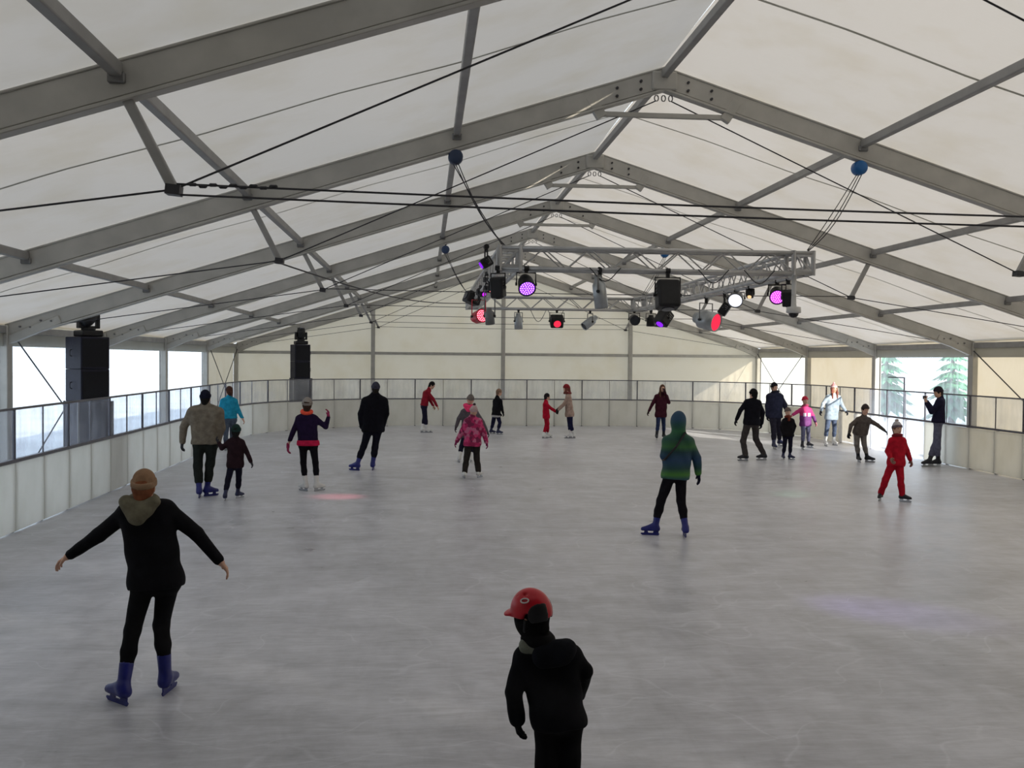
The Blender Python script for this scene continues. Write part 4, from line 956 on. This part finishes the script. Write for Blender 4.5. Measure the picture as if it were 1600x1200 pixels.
# --- group at the right
person('stooping skater in black hooded jacket and dark grey trousers, legs wide apart', [(1162, 720, (-1, .2)), (1191, 719, (-1, .1))], (1177, 616), (1176, 624), [(1167, 628), (1185, 629)],
       [(1157, 641), (1192, 645)], [(1151, 655), (1190, 661)], [(1169, 660), (1180, 660)], [(1161, 689), (1181, 686)], (-.5, .85), 1.0, 1.74, (18, 19, 27), 664, (62, 58, 58), 'black',
       (24, 25, 34), ('beanie', (26, 24, 26)), ((26, 24, 26), .03), None, 1.0, 1.6, headtilt=.2, tuck=0.)
person('man in dark blue jacket and black beanie behind the children at the right', [(1210, 702, (0, -1)), (1220, 697, (.4, -.8))], (1210, 605), (1211, 614), [(1202, 619), (1219, 619)],
       [(1199, 634), (1226, 633)], [(1199, 649), (1229, 641, -.12)], [(1207, 651), (1215, 651)], [(1209, 674), (1217, 672)], (.3, -.9), 1.0, 1.84, (40, 42, 60), 653, (36, 34, 46), 'darkblue',
       (30, 30, 36), ('beanie', (26, 26, 32)), ((40, 34, 32), 0), ((34, 34, 44), .9), 1.5, 1.2)
person('small child in black with grey hat and rusty scarf in front of the man', [(1224, 718, (-.1, -1)), (1236, 718, (.7, -.7))], (1231, 644), (1231, 652), [(1225, 657), (1238, 657)],
       [(1221, 667), (1242, 666)], [(1223, 677, -.05), (1239, 676, -.06)], [(1227, 680), (1235, 680)], [(1226, 697), (1235, 697)], TOW, .86, 1.22, (24, 22, 26), 682, (26, 26, 46), 'darkblue',
       (26, 26, 30), ('beanie', (104, 92, 88)), None, ((118, 56, 44), 1.0, 'front'), 1.3, 1.2)
PGIRL = stripes_mat('magenta_purple', [(0, (98, 34, 108)), (.42, (186, 36, 108)), (.98, (186, 36, 108))], .74, 1.2, .0)
def chest_panels(c):
    for sx in (-1, 1):
        p = c['mid']-c['spine']*.17*c['s']+np.array([sx*.065, -.125*c['s'], 0]); bevel(MB().box(p-np.array([.04, .015, .05]), p+np.array([.04, .012, .05])).obj('chest_panel', fabric((222, 216, 232)), c['t']), .008)
person('girl in magenta and purple jacket with red beanie reaching to the child in black', [(1254, 702, (-.1, -1)), (1265, 699, (.5, -.8))], (1258, 626), (1258, 635), [(1252, 640), (1265, 640)],
       [(1245, 644), (1271, 651)], [(1239, 648), (1274, 659)], [(1255, 663), (1262, 663)], [(1255, 679), (1263, 678)], (.2, -1), .92, 1.46, (186, 36, 108), 666, (92, 92, 116), 'black',
       (206, 130, 140), ('beanie', (196, 48, 72)), None, ((150, 60, 90), .9), 1.2, .8, jmat=PGIRL, extra=chest_panels)
person('woman in pale blue coat with pink hat and long auburn hair by the right barrier', [(1290, 697, (-.1, -1)), (1304, 696, (.2, -1))], (1303, 607), (1302, 616), [(1294, 620), (1311, 621)],
       [(1286, 631), (1316, 634)], [(1283, 641), (1321, 641)], [(1295, 652), (1303, 652)], [(1292, 671), (1304, 670)], (.1, -1), .98, 1.72, (168, 184, 200), 656, (86, 98, 122), 'white',
       (50, 52, 62), ('beanie', (216, 150, 156), (226, 196, 198), (214, 160, 166)), ((122, 74, 66), .22), None, .9, .5, flare=1.05)
person('skater in grey-brown sweater bending forward with both arms spread', [(1342, 722, (-.1, -1)), (1358, 722, (.9, -.4))], (1352, 640, -.22), (1350, 651, -.16), [(1341, 655, -.14), (1358, 656, -.14)],
       [(1330, 664, -.14), (1371, 664, -.14)], [(1327, 676, -.16), (1381, 672, -.16)], [(1339, 675), (1349, 676)], [(1339, 695), (1350, 694)], (.05, -1), .96, 1.6, (92, 84, 80), 679, (116, 110, 106), 'black',
       (36, 36, 42), ('beanie', (62, 54, 54)), ((50, 42, 40), .03), None, .8, .9)
person('child in red snowsuit and patterned white hat skating towards the camera', [(1375, 782, (-.6, -.8)), (1413, 784, (.7, -.7))], (1402, 670), (1402, 682), [(1394, 688), (1410, 688)],
       [(1387, 705), (1417, 704)], [(1392, 716, -.14), (1422, 718)], [(1395, 722), (1405, 722)], [(1384, 749), (1407, 748)], (.05, -1), .92, 1.42, (176, 24, 44), 728, (170, 22, 42), 'black',
       (150, 112, 100), ('beanie', (196, 192, 196), (110, 100, 112), (182, 172, 168)), ((116, 88, 70), .02), ((120, 34, 44), .85), 1.2, 1.5, tuck=0.)
person('man in dark navy jacket and grey jeans taking a photo at the right barrier', [(1449, 729, (-1, -.15)), (1462, 729, (-1, .15))], (1466, 613), (1470, 623), [(1469, 628, .16), (1469, 628, -.16)],
       [(1457, 642, .14), (1456, 643, -.16)], [(1448, 628, .06), (1448, 630, -.06)], [(1466, 658, .09), (1466, 658, -.09)], [(1463, 689, .1), (1465, 689, -.08)], LEFT, 1.02, 1.84, (30, 28, 52), 660, (96, 98, 118), 'black',
       None, ('beanie', (44, 38, 50)), ((44, 38, 40), .0), None, 1.3, 1.2, hands=((-.4, 0, 1), (-.4, 0, 1)), curl=.75)
# phone held up by the man at the right barrier
yph = (at_z(1449, 729)[1]+at_z(1462, 729)[1])/2
p = at_y(1444.5, 621, yph)
t = thing('mobile_phone', tuple(p), 'small dark phone held up by the man at the right barrier', 'phone')
bevel(MB().box((-.006, -.075, -.04), (.006, .075, .04)).obj('case', BLACK, t), .005)
MB().box((.0055, -.068, -.035), (.0075, .068, .035)).obj('screen', plain('phone_screen', (30, 34, 44), .1), t)
MB().lathe([(.011, 0), (.011, .004), (.008, .005)], 10, Matrix.Translation((-.006, .05, .02)) @ Matrix.Rotation(-math.pi/2, 4, 'Y')).obj('lens', STEEL, t)
